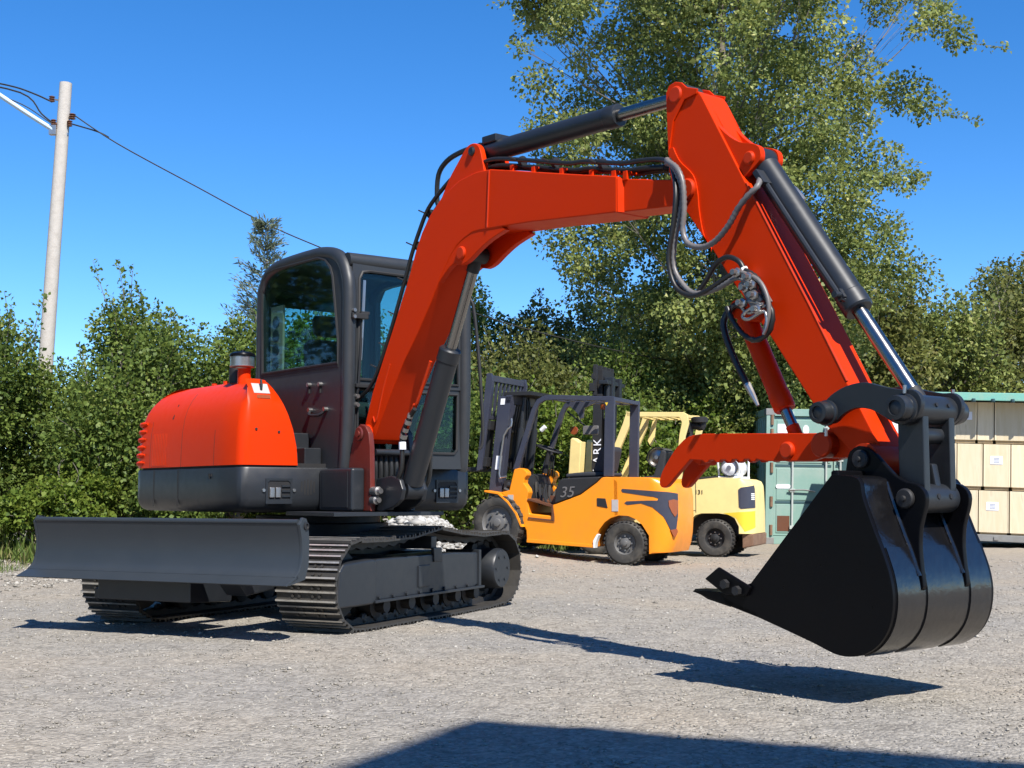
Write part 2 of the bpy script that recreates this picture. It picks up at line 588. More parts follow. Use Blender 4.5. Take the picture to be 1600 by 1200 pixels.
def lettering(txt, size, o, xdir, ydir, mat, parent, name='lettering'):
    me = text_mesh(txt, size)
    X = Vector(xdir).normalized()
    Y = Vector(ydir).normalized()
    Zd = X.cross(Y)
    M = Matrix((X, Y, Zd)).transposed().to_4x4()
    M.translation = Vector(o)
    me.transform(M)
    me.materials.clear()
    me.materials.append(MATS[mat])
    ob = bpy.data.objects.new(name, me)
    COL.objects.link(ob)
    ob.parent = parent
    return ob

# ------------------------------------------------------------------ ground
def bump2(x, y, cx, cy, rx, ry):
    d = ((x - cx) / rx) ** 2 + ((y - cy) / ry) ** 2
    return np.exp(-d * 1.2)


def ground_h(x, y):
    x = np.asarray(x, float)
    y = np.asarray(y, float)
    h = 0.15 * bump2(x, y, -0.1, 17.3, 1.15, 1.5)
    h = h + 0.62 * bump2(x, y, -1.15, 15.6, 0.75, 0.95)
    h = h + 0.006 * np.sin(x * 1.7 + 1.3 * np.sin(y * 0.9)) * np.sin(y * 1.3 + 0.7)
    h = h + 0.10 * bump2(x, y, -7.4, 17.6, 2.2, 1.4)
    return h


def make_ground():
    xs = np.concatenate([[-260, -160, -90, -55, -35, -24, -18, -14], np.arange(-11, 11.01, 0.125), [14, 18, 24, 35, 55, 90, 160, 260]])
    ys = np.concatenate([[-90, -50, -25, -12, -6, -3, 0, 1.5], np.arange(2.5, 25.01, 0.125), [28, 33, 40, 60, 90, 150, 260, 420]])
    gx, gy = np.meshgrid(xs, ys)
    jit = (np.abs(gx) < 11) & (gy > 2) & (gy < 25)
    z = ground_h(gx, gy) + jit * rng.normal(0, 0.0028, gx.shape)
    V = np.stack([gx, gy, z], -1).reshape(-1, 3)
    ny, nx = gx.shape
    i = np.arange(ny * nx).reshape(ny, nx)
    Fq = np.stack([i[:-1, :-1], i[:-1, 1:], i[1:, 1:], i[1:, :-1]], -1).reshape(-1, 4)
    me = np_mesh('ground', V, Fq)
    me.materials.append(MATS['ground'])
    o = bpy.data.objects.new('ground', me)
    COL.objects.link(o)
    tag(o, 'grey gravel yard surface with fine cracks and dry dirt at the back', None, kind='structure')


def np_mesh(name, V, F, tone=None, smooth=False):
    me = bpy.data.meshes.new(name)
    V = np.asarray(V, np.float32)
    F = np.asarray(F, np.int32)
    k = F.shape[1]
    me.vertices.add(len(V))
    me.vertices.foreach_set('co', V.ravel())
    me.loops.add(F.size)
    me.loops.foreach_set('vertex_index', F.ravel())
    me.polygons.add(len(F))
    me.polygons.foreach_set('loop_start', np.arange(0, F.size, k, dtype=np.int32))
    me.polygons.foreach_set('loop_total', np.full(len(F), k, np.int32))
    if smooth:
        me.polygons.foreach_set('use_smooth', np.ones(len(F), bool))
    if tone is not None:
        a = me.attributes.new('tone', 'FLOAT', 'FACE')
        a.data.foreach_set('value', np.asarray(tone, np.float32))
    me.update(calc_edges=True)
    me.validate()
    return me


make_ground()


def stones(name, X, Y, size, mat, label, sink=0.35):
    """Many small angular stones joined into one object."""
    n = len(X)
    base = np.array([[1, 0, 0], [-0.6, 0.8, 0.05], [-0.55, -0.85, -0.05], [0.1, 0.1, 0.75], [0.35, 0.75, 0.2], [0.3, -0.7, 0.25], [0, 0, -0.6]], float)
    tri = np.array([[0, 4, 3], [4, 1, 3], [1, 2, 3], [2, 5, 3], [5, 0, 3], [4, 0, 6], [1, 4, 6], [2, 1, 6], [5, 2, 6], [0, 5, 6]])
    B = base[None] * (1 + rng.normal(0, 0.25, (n, 7, 3)))
    a = rng.uniform(0, 2 * PI, n)
    c, s = np.cos(a), np.sin(a)
    x = B[..., 0] * c[:, None] - B[..., 1] * s[:, None]
    y = B[..., 0] * s[:, None] + B[..., 1] * c[:, None]
    S = (size * rng.lognormal(0, 0.35, n))[:, None]
    z = B[..., 2] * 0.8
    V = np.stack([X[:, None] + x * S, Y[:, None] + y * S, ground_h(X, Y)[:, None] + (z + sink) * S], -1).reshape(-1, 3)
    F = (tri[None] + 7 * np.arange(n)[:, None, None]).reshape(-1, 3)
    tone = np.repeat(rng.uniform(0, 1, n), len(tri))
    me = np_mesh(name, V, F, tone)
    me.materials.append(MATS[mat])
    o = bpy.data.objects.new(name, me)
    COL.objects.link(o)
    tag(o, label, None, kind='stuff')
    return o


# loose chippings over the yard, denser near the camera
n_st = 26000
yy = 3.2 + 14.5 * rng.uniform(0, 1, n_st) ** 1.7
xx = rng.uniform(-0.46, 0.46, n_st) * yy
stones('loose_chippings', xx, yy, 0.0040 + 0.0004 * yy, 'pebble', 'fine pale chippings scattered over the yard', 0.02)
n_w = 9000
a_ = rng.normal(0, 0.62, n_w)
b_ = rng.normal(0, 0.6, n_w)
sx_ = np.concatenate([-1.3 + a_ * 0.6, rng.uniform(-0.6, 0.6, 200)])
sy_ = np.concatenate([15.6 + b_ * 0.9, 17.6 + rng.normal(0, 0.3, 200)])
stones('white_gravel', sx_, sy_, 0.03, 'white_stone', 'heap of white crushed stone behind the excavator tracks', 0.25)
n_r = 1500
stones('dirt_lumps', rng.uniform(-8.5, -4.3, n_r), rng.uniform(11.5, 17.2, n_r), 0.022, 'pebble', 'dry lumps and pebbles at the foot of the bushes', 0.15)


# ------------------------------------------------------------------ vegetation
def leaf_faces(P, D, size, tone, width=0.76, fold=0.18):
    """P leaf bases, D unit directions; each leaf is one folded quad."""
    n = len(P)
    up = rng.normal(0, 1, (n, 3)) * 0.75
    up[:, 2] += 0.75
    side = np.cross(D, up)
    side /= np.linalg.norm(side, axis=1, keepdims=True) + 1e-9
    nr = np.cross(side, D)
    s = size[:, None]
    m = P + D * s * 0.5
    V = np.stack([P, m + side * s * width / 2 + nr * s * fold, P + D * s, m - side * s * width / 2 + nr * s * fold], 1).reshape(-1, 3)
    F = np.arange(4 * n).reshape(n, 4)
    return V, F, tone


def unit(v):
    return v / (np.linalg.norm(v, axis=-1, keepdims=True) + 1e-9)


def crown_leaves(cl_c, cl_r, n, size, droop=0.3, tone_c=None, shell=0.5):
    """Leaves in irregular clumps: cl_c centres, cl_r radii."""
    k = len(cl_c)
    w = cl_r ** 2
    idx = rng.choice(k, n, p=w / w.sum())
    d = unit(rng.normal(0, 1, (n, 3)))
    rr = rng.uniform(0, 1, n) ** shell
    P = cl_c[idx] + d * (cl_r[idx] * rr)[:, None] * np.array([1, 1, 0.8])
    D = unit(d * 0.8 + rng.normal(0, 0.8, (n, 3)) + np.array([0, 0, -droop]))
    sz = size * rng.lognormal(0, 0.22, n)
    base = rng.uniform(0, 0.34, k) if tone_c is None else tone_c
    t = np.clip(base[idx] + rng.normal(0.32, 0.17, n) + (rng.uniform(0, 1, n) > 0.955) * 0.35, 0, 1)
    return leaf_faces(P, D, sz, t)


def bez(a, b, bend, m=7):
    a = np.asarray(a, float)
    b = np.asarray(b, float)
    mid = (a + b) / 2 + np.asarray(bend)
    t = np.linspace(0, 1, m)[:, None]
    return (1 - t) ** 2 * a + 2 * t * (1 - t) * mid + t ** 2 * b


def taper(mb, path, r0, r1, n=6):
    m = len(path)
    mb.tube([tuple(p) for p in path], [r0 + (r1 - r0) * i / (m - 1) for i in range(m)], n, 1)


def plant(name, label, cat, loc, leafmat, barkmat, cl_c, cl_r, n_leaf, leaf, trunk_r, group=None, droop=0.3, fork=0.35, twig_r=0.006, sprays=None, shell=0.5, trunk_top=None):
    """A woody plant: trunk, limbs out to every clump, and the crown of leaves, with coordinates relative to loc."""
    root = thing(name, label, cat, loc, group)
    top = np.array(trunk_top if trunk_top is not None else [0, 0, cl_c[:, 2].max() * 0.9])
    tr = bez((0, 0, -0.1), top, rng.normal(0, 0.03 * top[2] + 0.01, 3) * np.array([1, 1, 0]), 12)
    mb = MB()
    taper(mb, tr, trunk_r, trunk_r * 0.18, 9)
    lm = MB()
    for ci, (c, r) in enumerate(zip(cl_c, cl_r)):
        if len(cl_c) > 200 and ci % 5:
            continue
        h = np.clip(c[2] * rng.uniform(fork, fork + 0.35), 0.1, top[2] * 0.97)
        k = np.argmin(np.abs(tr[:, 2] - h))
        s = tr[k]
        L = np.linalg.norm(c - s)
        p = bez(s, c, np.array([0, 0, -0.12 * L]) + rng.normal(0, 0.07 * L, 3), 7)
        taper(lm, p, max(twig_r * 1.5, trunk_r * 0.3 * min(1, L / (top[2] + 0.01) + 0.15)), twig_r, 5)
        for _ in range(3):
            e = c + unit(rng.normal(0, 1, 3)) * r * 0.85
            taper(lm, bez(p[rng.integers(3, 6)], e, rng.normal(0, 0.05, 3), 4), twig_r, twig_r * 0.4, 4)
    V, F, t = crown_leaves(cl_c, cl_r, n_leaf, leaf, droop, None, shell)
    if sprays is not None:
        # upright shoots that break the outline
        Ps, Ds = [], []
        for b, e, cnt in sprays:
            b = np.asarray(b, float)
            e = np.asarray(e, float)
            pth = bez(b, e, rng.normal(0, 0.06, 3), 8)
            taper(lm, pth, twig_r, twig_r * 0.4, 4)
            u_ = rng.uniform(0.15, 1, cnt)
            q = b + (e - b) * u_[:, None]
            ii = np.clip((u_ * 7).astype(int), 0, 6)
            q = pth[ii] + (pth[ii + 1] - pth[ii]) * (u_ * 7 - ii)[:, None]
            dd = unit(rng.normal(0, 1, (cnt, 3)) + unit(e - b) * 0.6)
            Ps.append(q + dd * 0.02 + rng.normal(0, leaf * 0.5, (cnt, 3)))
            Ds.append(dd)
        P = np.concatenate(Ps)
        D = np.concatenate(Ds)
        V2, F2, t2 = leaf_faces(P, D, leaf * rng.lognormal(0, 0.2, len(P)), np.clip(rng.normal(0.5, 0.2, len(P)), 0, 1))
        F = np.concatenate([F, F2 + len(V)])
        V = np.concatenate([V, V2])
        t = np.concatenate([t, t2])
    obj('trunk', mb, barkmat, root, ang=60)
    obj('branches', lm, barkmat, root, ang=60)
    me = np_mesh('crown', V, F, t)
    me.materials.append(MATS[leafmat])
    o = bpy.data.objects.new('crown', me)
    COL.objects.link(o)
    o.parent = root
    return root


def blob_clusters(k, rx, ry, z0, z1, rmin, rmax, top_pow=1.0, hollow=0.45):
    """Clump centres filling an uneven rounded volume."""
    C_, R_ = [], []
    ph = rng.uniform(0, 6.28, 3)
    while len(C_) < k:
        p = rng.uniform(-1, 1, 3)
        a = math.atan2(p[1], p[0])
        lim = 0.8 + 0.14 * math.sin(2 * a + ph[0]) + 0.12 * math.sin(3 * a + 4 * p[2] + ph[1])
        r = math.sqrt(p[0] ** 2 + p[1] ** 2 + p[2] ** 2)
        if r > lim or r < hollow * lim * rng.uniform(0, 1):
            continue
        C_.append([p[0] * rx, p[1] * ry, z0 + (z1 - z0) * (0.5 + p[2] / 2)])
        R_.append(rng.uniform(rmin, rmax))
    return np.array(C_), np.array(R_)


def gz(x, y):
    return float(ground_h(x, y))


def shrub(name, label, x, y, w, dep, h, n, leaf, mat='leaf_hedge', group=None, cat='bush', nspray=14, k=46, skirt=0.25, spl=(0.5, 1.1)):
    cc, cr = blob_clusters(k, w / 2, dep / 2, skirt, h * 0.93, 0.12 * h + 0.05, 0.2 * h + 0.06, hollow=0.6)
    # fuller towards the ground, narrower at the top
    zf = np.clip(cc[:, 2] / h, 0, 1)
    cc[:, :2] *= (1.12 - 0.42 * zf)[:, None]
    cr *= (1.1 - 0.45 * zf)
    sp = []
    order = np.argsort(-(cc[:, 2] + 0.0 * cc[:, 0]))
    for i in range(nspray):
        c = cc[order[i % (k // 2)]] + rng.normal(0, 0.12, 3)
        L = rng.uniform(*spl)
        e = c + np.array([rng.normal(0, 0.22), rng.normal(0, 0.22), 1.0]) * L
        e[2] = min(e[2], h * 1.1)
        sp.append((c, e, int(46 * L / 0.8)))
    return plant(name, label, cat, (x, y, gz(x, y)), mat, 'bark', cc, cr, n, leaf, 0.05 + 0.012 * h, group, 0.2, 0.2, 0.008, sp, 0.42)


G_H = 'bushes along the left edge of the yard'
shrub('bush', 'tall bush at the left edge with pole rising behind it', -7.7, 18.2, 3.0, 3.0, 3.6, 38000, 0.06, 'leaf_hedge', G_H, nspray=18)
shrub('bush', 'tallest rounded bush between the pole and the cedar', -5.5, 18.4, 2.8, 2.8, 4.25, 46000, 0.06, 'leaf_hedge', G_H, nspray=26)
shrub('bush', 'dense bush directly behind the orange engine hood', -4.0, 18.8, 2.6, 2.4, 3.6, 38000, 0.06, 'leaf_hedge', G_H, nspray=14)
shrub('bush', 'low bright bush behind the dozer blade at left', -5.9, 16.9, 1.9, 1.3, 1.35, 8000, 0.06, 'leaf_lime', G_H, nspray=5, k=26, spl=(0.2, 0.45))
shrub('bush', 'low leafy bush just left of the counterweight', -4.35, 17.1, 1.7, 1.2, 1.5, 8000, 0.06, 'leaf_hedge', G_H, nspray=5, k=26, spl=(0.2, 0.5))
shrub('bush', 'small ragged bush at the far left above dry grass', -7.6, 16.8, 1.7, 1.1, 1.6, 7500, 0.06, 'leaf_olive', G_H, nspray=6, k=26, spl=(0.2, 0.5))
shrub('bush', 'wide bush seen through the cab windows', -2.2, 19.6, 4.4, 2.6, 3.9, 38000, 0.072, 'leaf_hedge', G_H, nspray=12)
G_M = 'bushes behind the forklifts'
shrub('bush', 'broad olive bush right of the cab below open sky', 0.1, 23.6, 3.2, 2.6, 4.5, 24000, 0.075, 'leaf_olive', G_M, nspray=12, spl=(0.2, 0.6))
shrub('bush', 'dark bush beside the lifted forklift carriage', 1.9, 24.2, 2.8, 2.4, 4.1, 18000, 0.075, 'leaf_hedge', G_M, nspray=10, spl=(0.2, 0.6))
shrub('bush', 'yellow green bush behind the orange forklift seat', 0.6, 20.6, 2.0, 1.5, 2.9, 13000, 0.07, 'leaf_lime', G_M, nspray=8, spl=(0.2, 0.5))
shrub('bush', 'yellow green bush behind the yellow forklift frame', 2.3, 21.4, 2.0, 1.5, 2.4, 11000, 0.07, 'leaf_lime', G_M, nspray=8, spl=(0.2, 0.5))
shrub('bush', 'green bush behind the forklift mast bars', -0.7, 20.4, 1.8, 1.6, 2.6, 12000, 0.07, 'leaf_hedge', G_M, nspray=8, spl=(0.2, 0.5))
shrub('bush', 'leafy lime bush left of the green container', 3.9, 24.2, 2.2, 1.7, 3.2, 15000, 0.072, 'leaf_lime', G_M, nspray=8, spl=(0.2, 0.5))
shrub('bush', 'low dark bush under the poplar beside the container', 3.4, 22.4, 1.5, 1.2, 1.7, 8000, 0.068, 'leaf_hedge', G_M, nspray=4, spl=(0.2, 0.4))
G_R = 'trees beyond the containers'


def round_tree(label, x, y, w, h, n, leaf, mat, group, z0=0.6, k=60):
    cc, cr = blob_clusters(k, w / 2, w / 2 * 0.8, z0, h, 0.09 * h, 0.15 * h, hollow=0.5)
    sp = []
    order = np.argsort(-cc[:, 2])
    for i in range(14):
        c = cc[order[i]] + rng.normal(0, 0.2, 3)
        e = c + np.array([rng.normal(0, 0.3), rng.normal(0, 0.3), 1]) * rng.uniform(0.4, 0.9)
        sp.append((c, e, 45))
    return plant('tree', label, 'tree', (x, y, 0), mat, 'bark', cc, cr, n, leaf, 0.14, group, 0.25, 0.25, 0.012, sp, 0.42)


round_tree('broad olive tree behind the green container', 7.2, 28.5, 4.6, 5.9, 24000, 0.095, 'leaf_olive', G_R)
round_tree('speckled tree right of the bucket cylinder rod', 9.4, 29.5, 4.2, 5.8, 26000, 0.095, 'leaf_poplar', G_R)
round_tree('dark tree at the right edge above the crates', 12.0, 30.5, 4.6, 6.5, 26000, 0.095, 'leaf_olive', G_R)
round_tree('taller tree behind the crates at far right', 13.9, 33.5, 5.0, 7.5, 22000, 0.1, 'leaf_olive', G_R)
round_tree('tree filling the gap beneath the poplar', 4.3, 29.0, 4.4, 4.9, 22000, 0.09, 'leaf_hedge', G_R)
round_tree('far tree rising behind the lifted forklift carriage', 1.2, 31.0, 5.0, 6.0, 26000, 0.095, 'leaf_olive', G_R)
round_tree('far tree just right of the excavator cab', -1.4, 31.0, 5.0, 6.2, 26000, 0.095, 'leaf_hedge', G_R)
shrub('bush', 'low lime bush peeping over the crate roof', 10.4, 25.6, 3.2, 1.6, 3.15, 11000, 0.075, 'leaf_lime', G_R, nspray=8, spl=(0.15, 0.4))
shrub('bush', 'low lime bush above the white bin', 7.0, 25.4, 2.6, 1.5, 2.75, 9000, 0.075, 'leaf_lime', G_R, nspray=8, spl=(0.15, 0.4))


def make_poplar():
    x, y = 4.5, 25.5
    root_h = 14.5
    cc, cr = [], []
    # limbs rise steeply from the trunk; clumps sit along them in tiers with gaps
    prof = [(1.2, 1.5), (2.4, 2.2), (3.6, 2.7), (4.8, 3.1), (5.8, 3.9), (6.5, 4.2), (7.5, 4.0), (8.5, 4.1), (10.0, 4.3), (11.5, 4.1), (13.0, 3.3), (14.4, 1.6)]
    zs = np.array([p[0] for p in prof])
    ws = np.array([p[1] for p in prof])
    for i in range(600):
        z = rng.uniform(1.2, 14.4) if i > 40 else rng.uniform(1.2, 4.5)
        a = rng.uniform(0, 2 * PI)
        lim = np.interp(z, zs, ws) * (1.0 + 0.08 * math.sin(2 * a + 0.8 * z) + 0.12 * math.sin(5 * a - 1.7 * z))
        r = lim * rng.uniform(0.12, 1.0) ** 0.62
        cc.append([r * math.cos(a) - 0.25, r * math.sin(a), z])
        cr.append(rng.uniform(0.34, 0.78) * (1.15 - 0.35 * r / 4))
    cc = np.array(cc)
    cr = np.array(cr)
    # drooping side sprays on the right and left that break the outline
    sp = []
    for i in range(150):
        c = cc[rng.integers(0, len(cc))]
        o = np.array([c[0], c[1], 0])
        d = unit(o + rng.normal(0, 0.4, 3)) * rng.uniform(0.5, 1.1)
        sp.append((c, c + np.array([d[0], d[1], rng.uniform(-0.45, 0.35)]), 55))
    plant('poplar_tree', 'tall poplar with small yellow green leaves towering behind the excavator arm', 'tree', (x, y, 0), 'leaf_poplar', 'bark', cc, cr, 250000, 0.08, 0.2, None, 0.45, 0.55, 0.006, sp, 0.5, trunk_top=[-0.15, 0, 14.0])


make_poplar()


def make_added_leaf_screen():
    """Unseen leaf mass added on the left to darken reflections in hood and bucket."""
    k = 220
    yk = rng.uniform(2, 17, k)
    c = np.stack([-12.2 - 0.12 * (17 - yk) + rng.normal(0, 0.7, k), yk, rng.uniform(0.3, 7.5, k)], -1)  # added leaves stand tall to keep bright sky out of the paint reflections
    V, F, t = crown_leaves(c, rng.uniform(0.7, 1.2, k), 60000, 0.13, 0.2)
    me = np_mesh('added_leaf_screen', V, F, t)
    me.materials.append(MATS['leaf_hedge'])
    o = bpy.data.objects.new('added_leaf_screen', me)
    COL.objects.link(o)
    tag(o, 'unseen green leaf mass added at the left to darken reflections on the excavator', None, kind='stuff')


make_added_leaf_screen()


def make_undergrowth():
    k = 120
    c = np.stack([rng.uniform(-10.5, -0.5, k), rng.uniform(19.8, 21.0, k), rng.uniform(0.15, 2.5, k)], -1)
    V, F, t = crown_leaves(c, rng.uniform(0.4, 0.75, k), 52000, 0.075, 0.2)
    me = np_mesh('undergrowth', V, F, t)
    me.materials.append(MATS['leaf_hedge'])
    o = bpy.data.objects.new('undergrowth', me)
    COL.objects.link(o)
    tag(o, 'dark leafy undergrowth filling the gaps between the left bushes', None, kind='stuff')


make_undergrowth()


def make_cedar():
    x, y = -3.85, 19.6
    root = thing('cedar_tree', 'thin feathery grey green cedar with a pointed top behind the cab', 'tree', (x, y, 0))
    H = 5.15
    mb = MB()
    taper(mb, bez((0, 0, -0.1), (0.05, 0, H), (0.05, 0, 0), 10), 0.07, 0.006, 6)
    lm = MB()
    Ps, Ds = [], []
    for i in range(165):
        z = 0.5 + (H - 0.6) * rng.uniform(0, 1) ** 0.9
        L = (1.25 * (1 - z / H) ** 0.9 + 0.10) * rng.uniform(0.7, 1.1)
        a = rng.uniform(0, 2 * PI)
        b = np.array([0.02, 0, z])
        e = b + np.array([math.cos(a) * L, math.sin(a) * L, L * rng.uniform(0.35, 0.75)])
        taper(lm, bez(b, e, (0, 0, -0.1 * L), 5), 0.010, 0.003, 4)
        m = int(34 + 80 * L)
        t = rng.uniform(0.1, 1, m)[:, None]
        Ps.append(b + (e - b) * t + rng.normal(0, 0.035, (m, 3)))
        Ds.append(unit((e - b)[None] / L + rng.normal(0, 0.5, (m, 3))))
    P = np.concatenate(Ps)
    D = np.concatenate(Ds)
    V, F, t = leaf_faces(P, D, 0.085 * rng.lognormal(0, 0.2, len(P)), np.clip(rng.normal(0.5, 0.22, len(P)), 0, 1), 0.22, 0.05)
    obj('trunk', mb, 'bark', root, ang=60)
    obj('branches', lm, 'bark', root, ang=60)
    me = np_mesh('crown', V, F, t)
    me.materials.append(MATS['leaf_cedar'])
    o = bpy.data.objects.new('crown', me)
    COL.objects.link(o)
    o.parent = root


make_cedar()


def make_grass(name, n, xr, yr, hgt, label):
    X = rng.uniform(*xr, n)
    Y = rng.uniform(*yr, n)
    keep = (np.sin(X * 2.3 + 1) + np.sin(Y * 3.1 + X) + rng.normal(0, 0.7, n)) > -0.2
    X, Y = X[keep], Y[keep]
    n = len(X)
    P = np.stack([X, Y, ground_h(X, Y)], -1)
    D = unit(np.stack([rng.normal(0, 0.4, n), rng.normal(0, 0.4, n), np.ones(n)], -1))
    V, F, t = leaf_faces(P, D, hgt * rng.lognormal(0, 0.25, n), np.clip(rng.normal(0.5, 0.25, n), 0, 1), 0.09, 0.02)
    me = np_mesh(name, V, F, t)
    me.materials.append(MATS['grass'])
    o = bpy.data.objects.new(name, me)
    COL.objects.link(o)
    tag(o, label, None, kind='stuff')


make_grass('grass', 26000, (-9.2, -3.0), (15.6, 17.9), 0.22, 'rough grass and weeds at the foot of the left bushes')
make_grass('grass', 2500, (-8.6, -5.6), (13.5, 15.8), 0.09, 'dry grass tufts on the dirt at far left')
make_grass('grass', 9000, (-1.0, 2.4), (19.4, 22.5), 0.22, 'rough grass behind the forklifts')


# ------------------------------------------------------------------ utility pole and lines
def make_pole():
    bx, by = -7.78, 21.0
    root = thing('utility_pole', 'weathered pale wooden utility pole leaning slightly above the bushes', 'pole', (bx, by, 0))
    top = Vector((0.283, 0, 7.76))
    mb = MB()
    mb.tube([(-0.02, 0, -0.3), (0.0, 0, 0.3), (0.07, 0, 2.5), (0.16, 0, 4.8), (0.23, 0, 6.4), top], [0.135, 0.132, 0.122, 0.112, 0.105, 0.10], 16, 1)
    obj('pole', mb, 'post_wood', root, ang=50)
    for dx, dz, r in ((-0.19, 7.42, 0.05), (-0.15, 7.02, 0.045), (-0.1, 6.95, 0.04), (0.16, 7.12, 0.055), (0.12, 7.0, 0.045)):
        m = MB()
        c = Vector((0.265 + dx, -0.05, dz))
        for k in range(3):
            m.lathe(c + Vector((0, 0, 0.035 * k)), (0, 0, 1), [(r * 0.5, 0), (r, 0.012), (r, 0.02), (r * 0.5, 0.032)], 12)
        obj('insulator', m, 'brown_trim', root)
        m = MB()
        m.tube([c + Vector((0, 0, 0.05)), Vector((0.265, 0, dz + 0.03))], 0.014, 6, 1)
        obj('bracket', m, 'steel', root)
    m = MB()
    m.tube([(0.13, -0.08, 6.93), (-0.3, -0.15, 7.2), (-0.85, -0.25, 7.56), (-1.6, -0.4, 8.05)], 0.04, 10, 3)
    obj('lamp_arm', m, 'lamp_pipe', root)
    m = MB()
    m.box((0.12, -0.07, 6.93), 0.12, 0.1, 0.16)
    m.box((0.33, -0.02, 6.88), 0.05, 0.05, 0.05)
    obj('arm_clamp', m, 'steel', root, bevel=0.006)
    P = Vector((bx, by, 0))

    def line(label, pts, r=0.013):
        m = MB()
        m.tube(pts, r, 6, 5)
        o = obj('power_line', m, 'hose')
        tag(o, label, 'cable')
    line('black cable sagging from the pole down behind the cab', [(bx + 0.42, 20.95, 7.22), (-6.6, 21.0, 6.72), (-5.3, 21.1, 6.02), (-4.1, 21.3, 5.4), (-2.9, 21.6, 4.92), (-0.7, 22.6, 4.1), (1.5, 23.4, 3.6), (3.2, 24.4, 3.4)], 0.011)
    line('short black cable looping off the right side of the pole', [(bx + 0.40, 20.95, 7.05), (-6.95, 21.0, 6.93), (-6.75, 21.0, 6.83)], 0.012)
    line('upper black cable running left out of the frame from the pole top', [(bx + 0.08, 20.95, 7.42), (-8.0, 20.9, 7.55), (-8.4, 20.8, 7.66), (-9.4, 20.6, 7.8)], 0.014)
    line('lower black cable running left out of the frame from the pole', [(bx + 0.12, 20.95, 7.05), (-7.85, 20.9, 7.2), (-8.2, 20.85, 7.55), (-9.4, 20.6, 7.74)], 0.014)
    line('thin grey cable slack below the pole insulators', [(bx + 0.16, 20.95, 6.98), (-7.8, 20.9, 7.12), (-8.3, 20.8, 7.4), (-9.4, 20.5, 7.66)], 0.009)


make_pole()


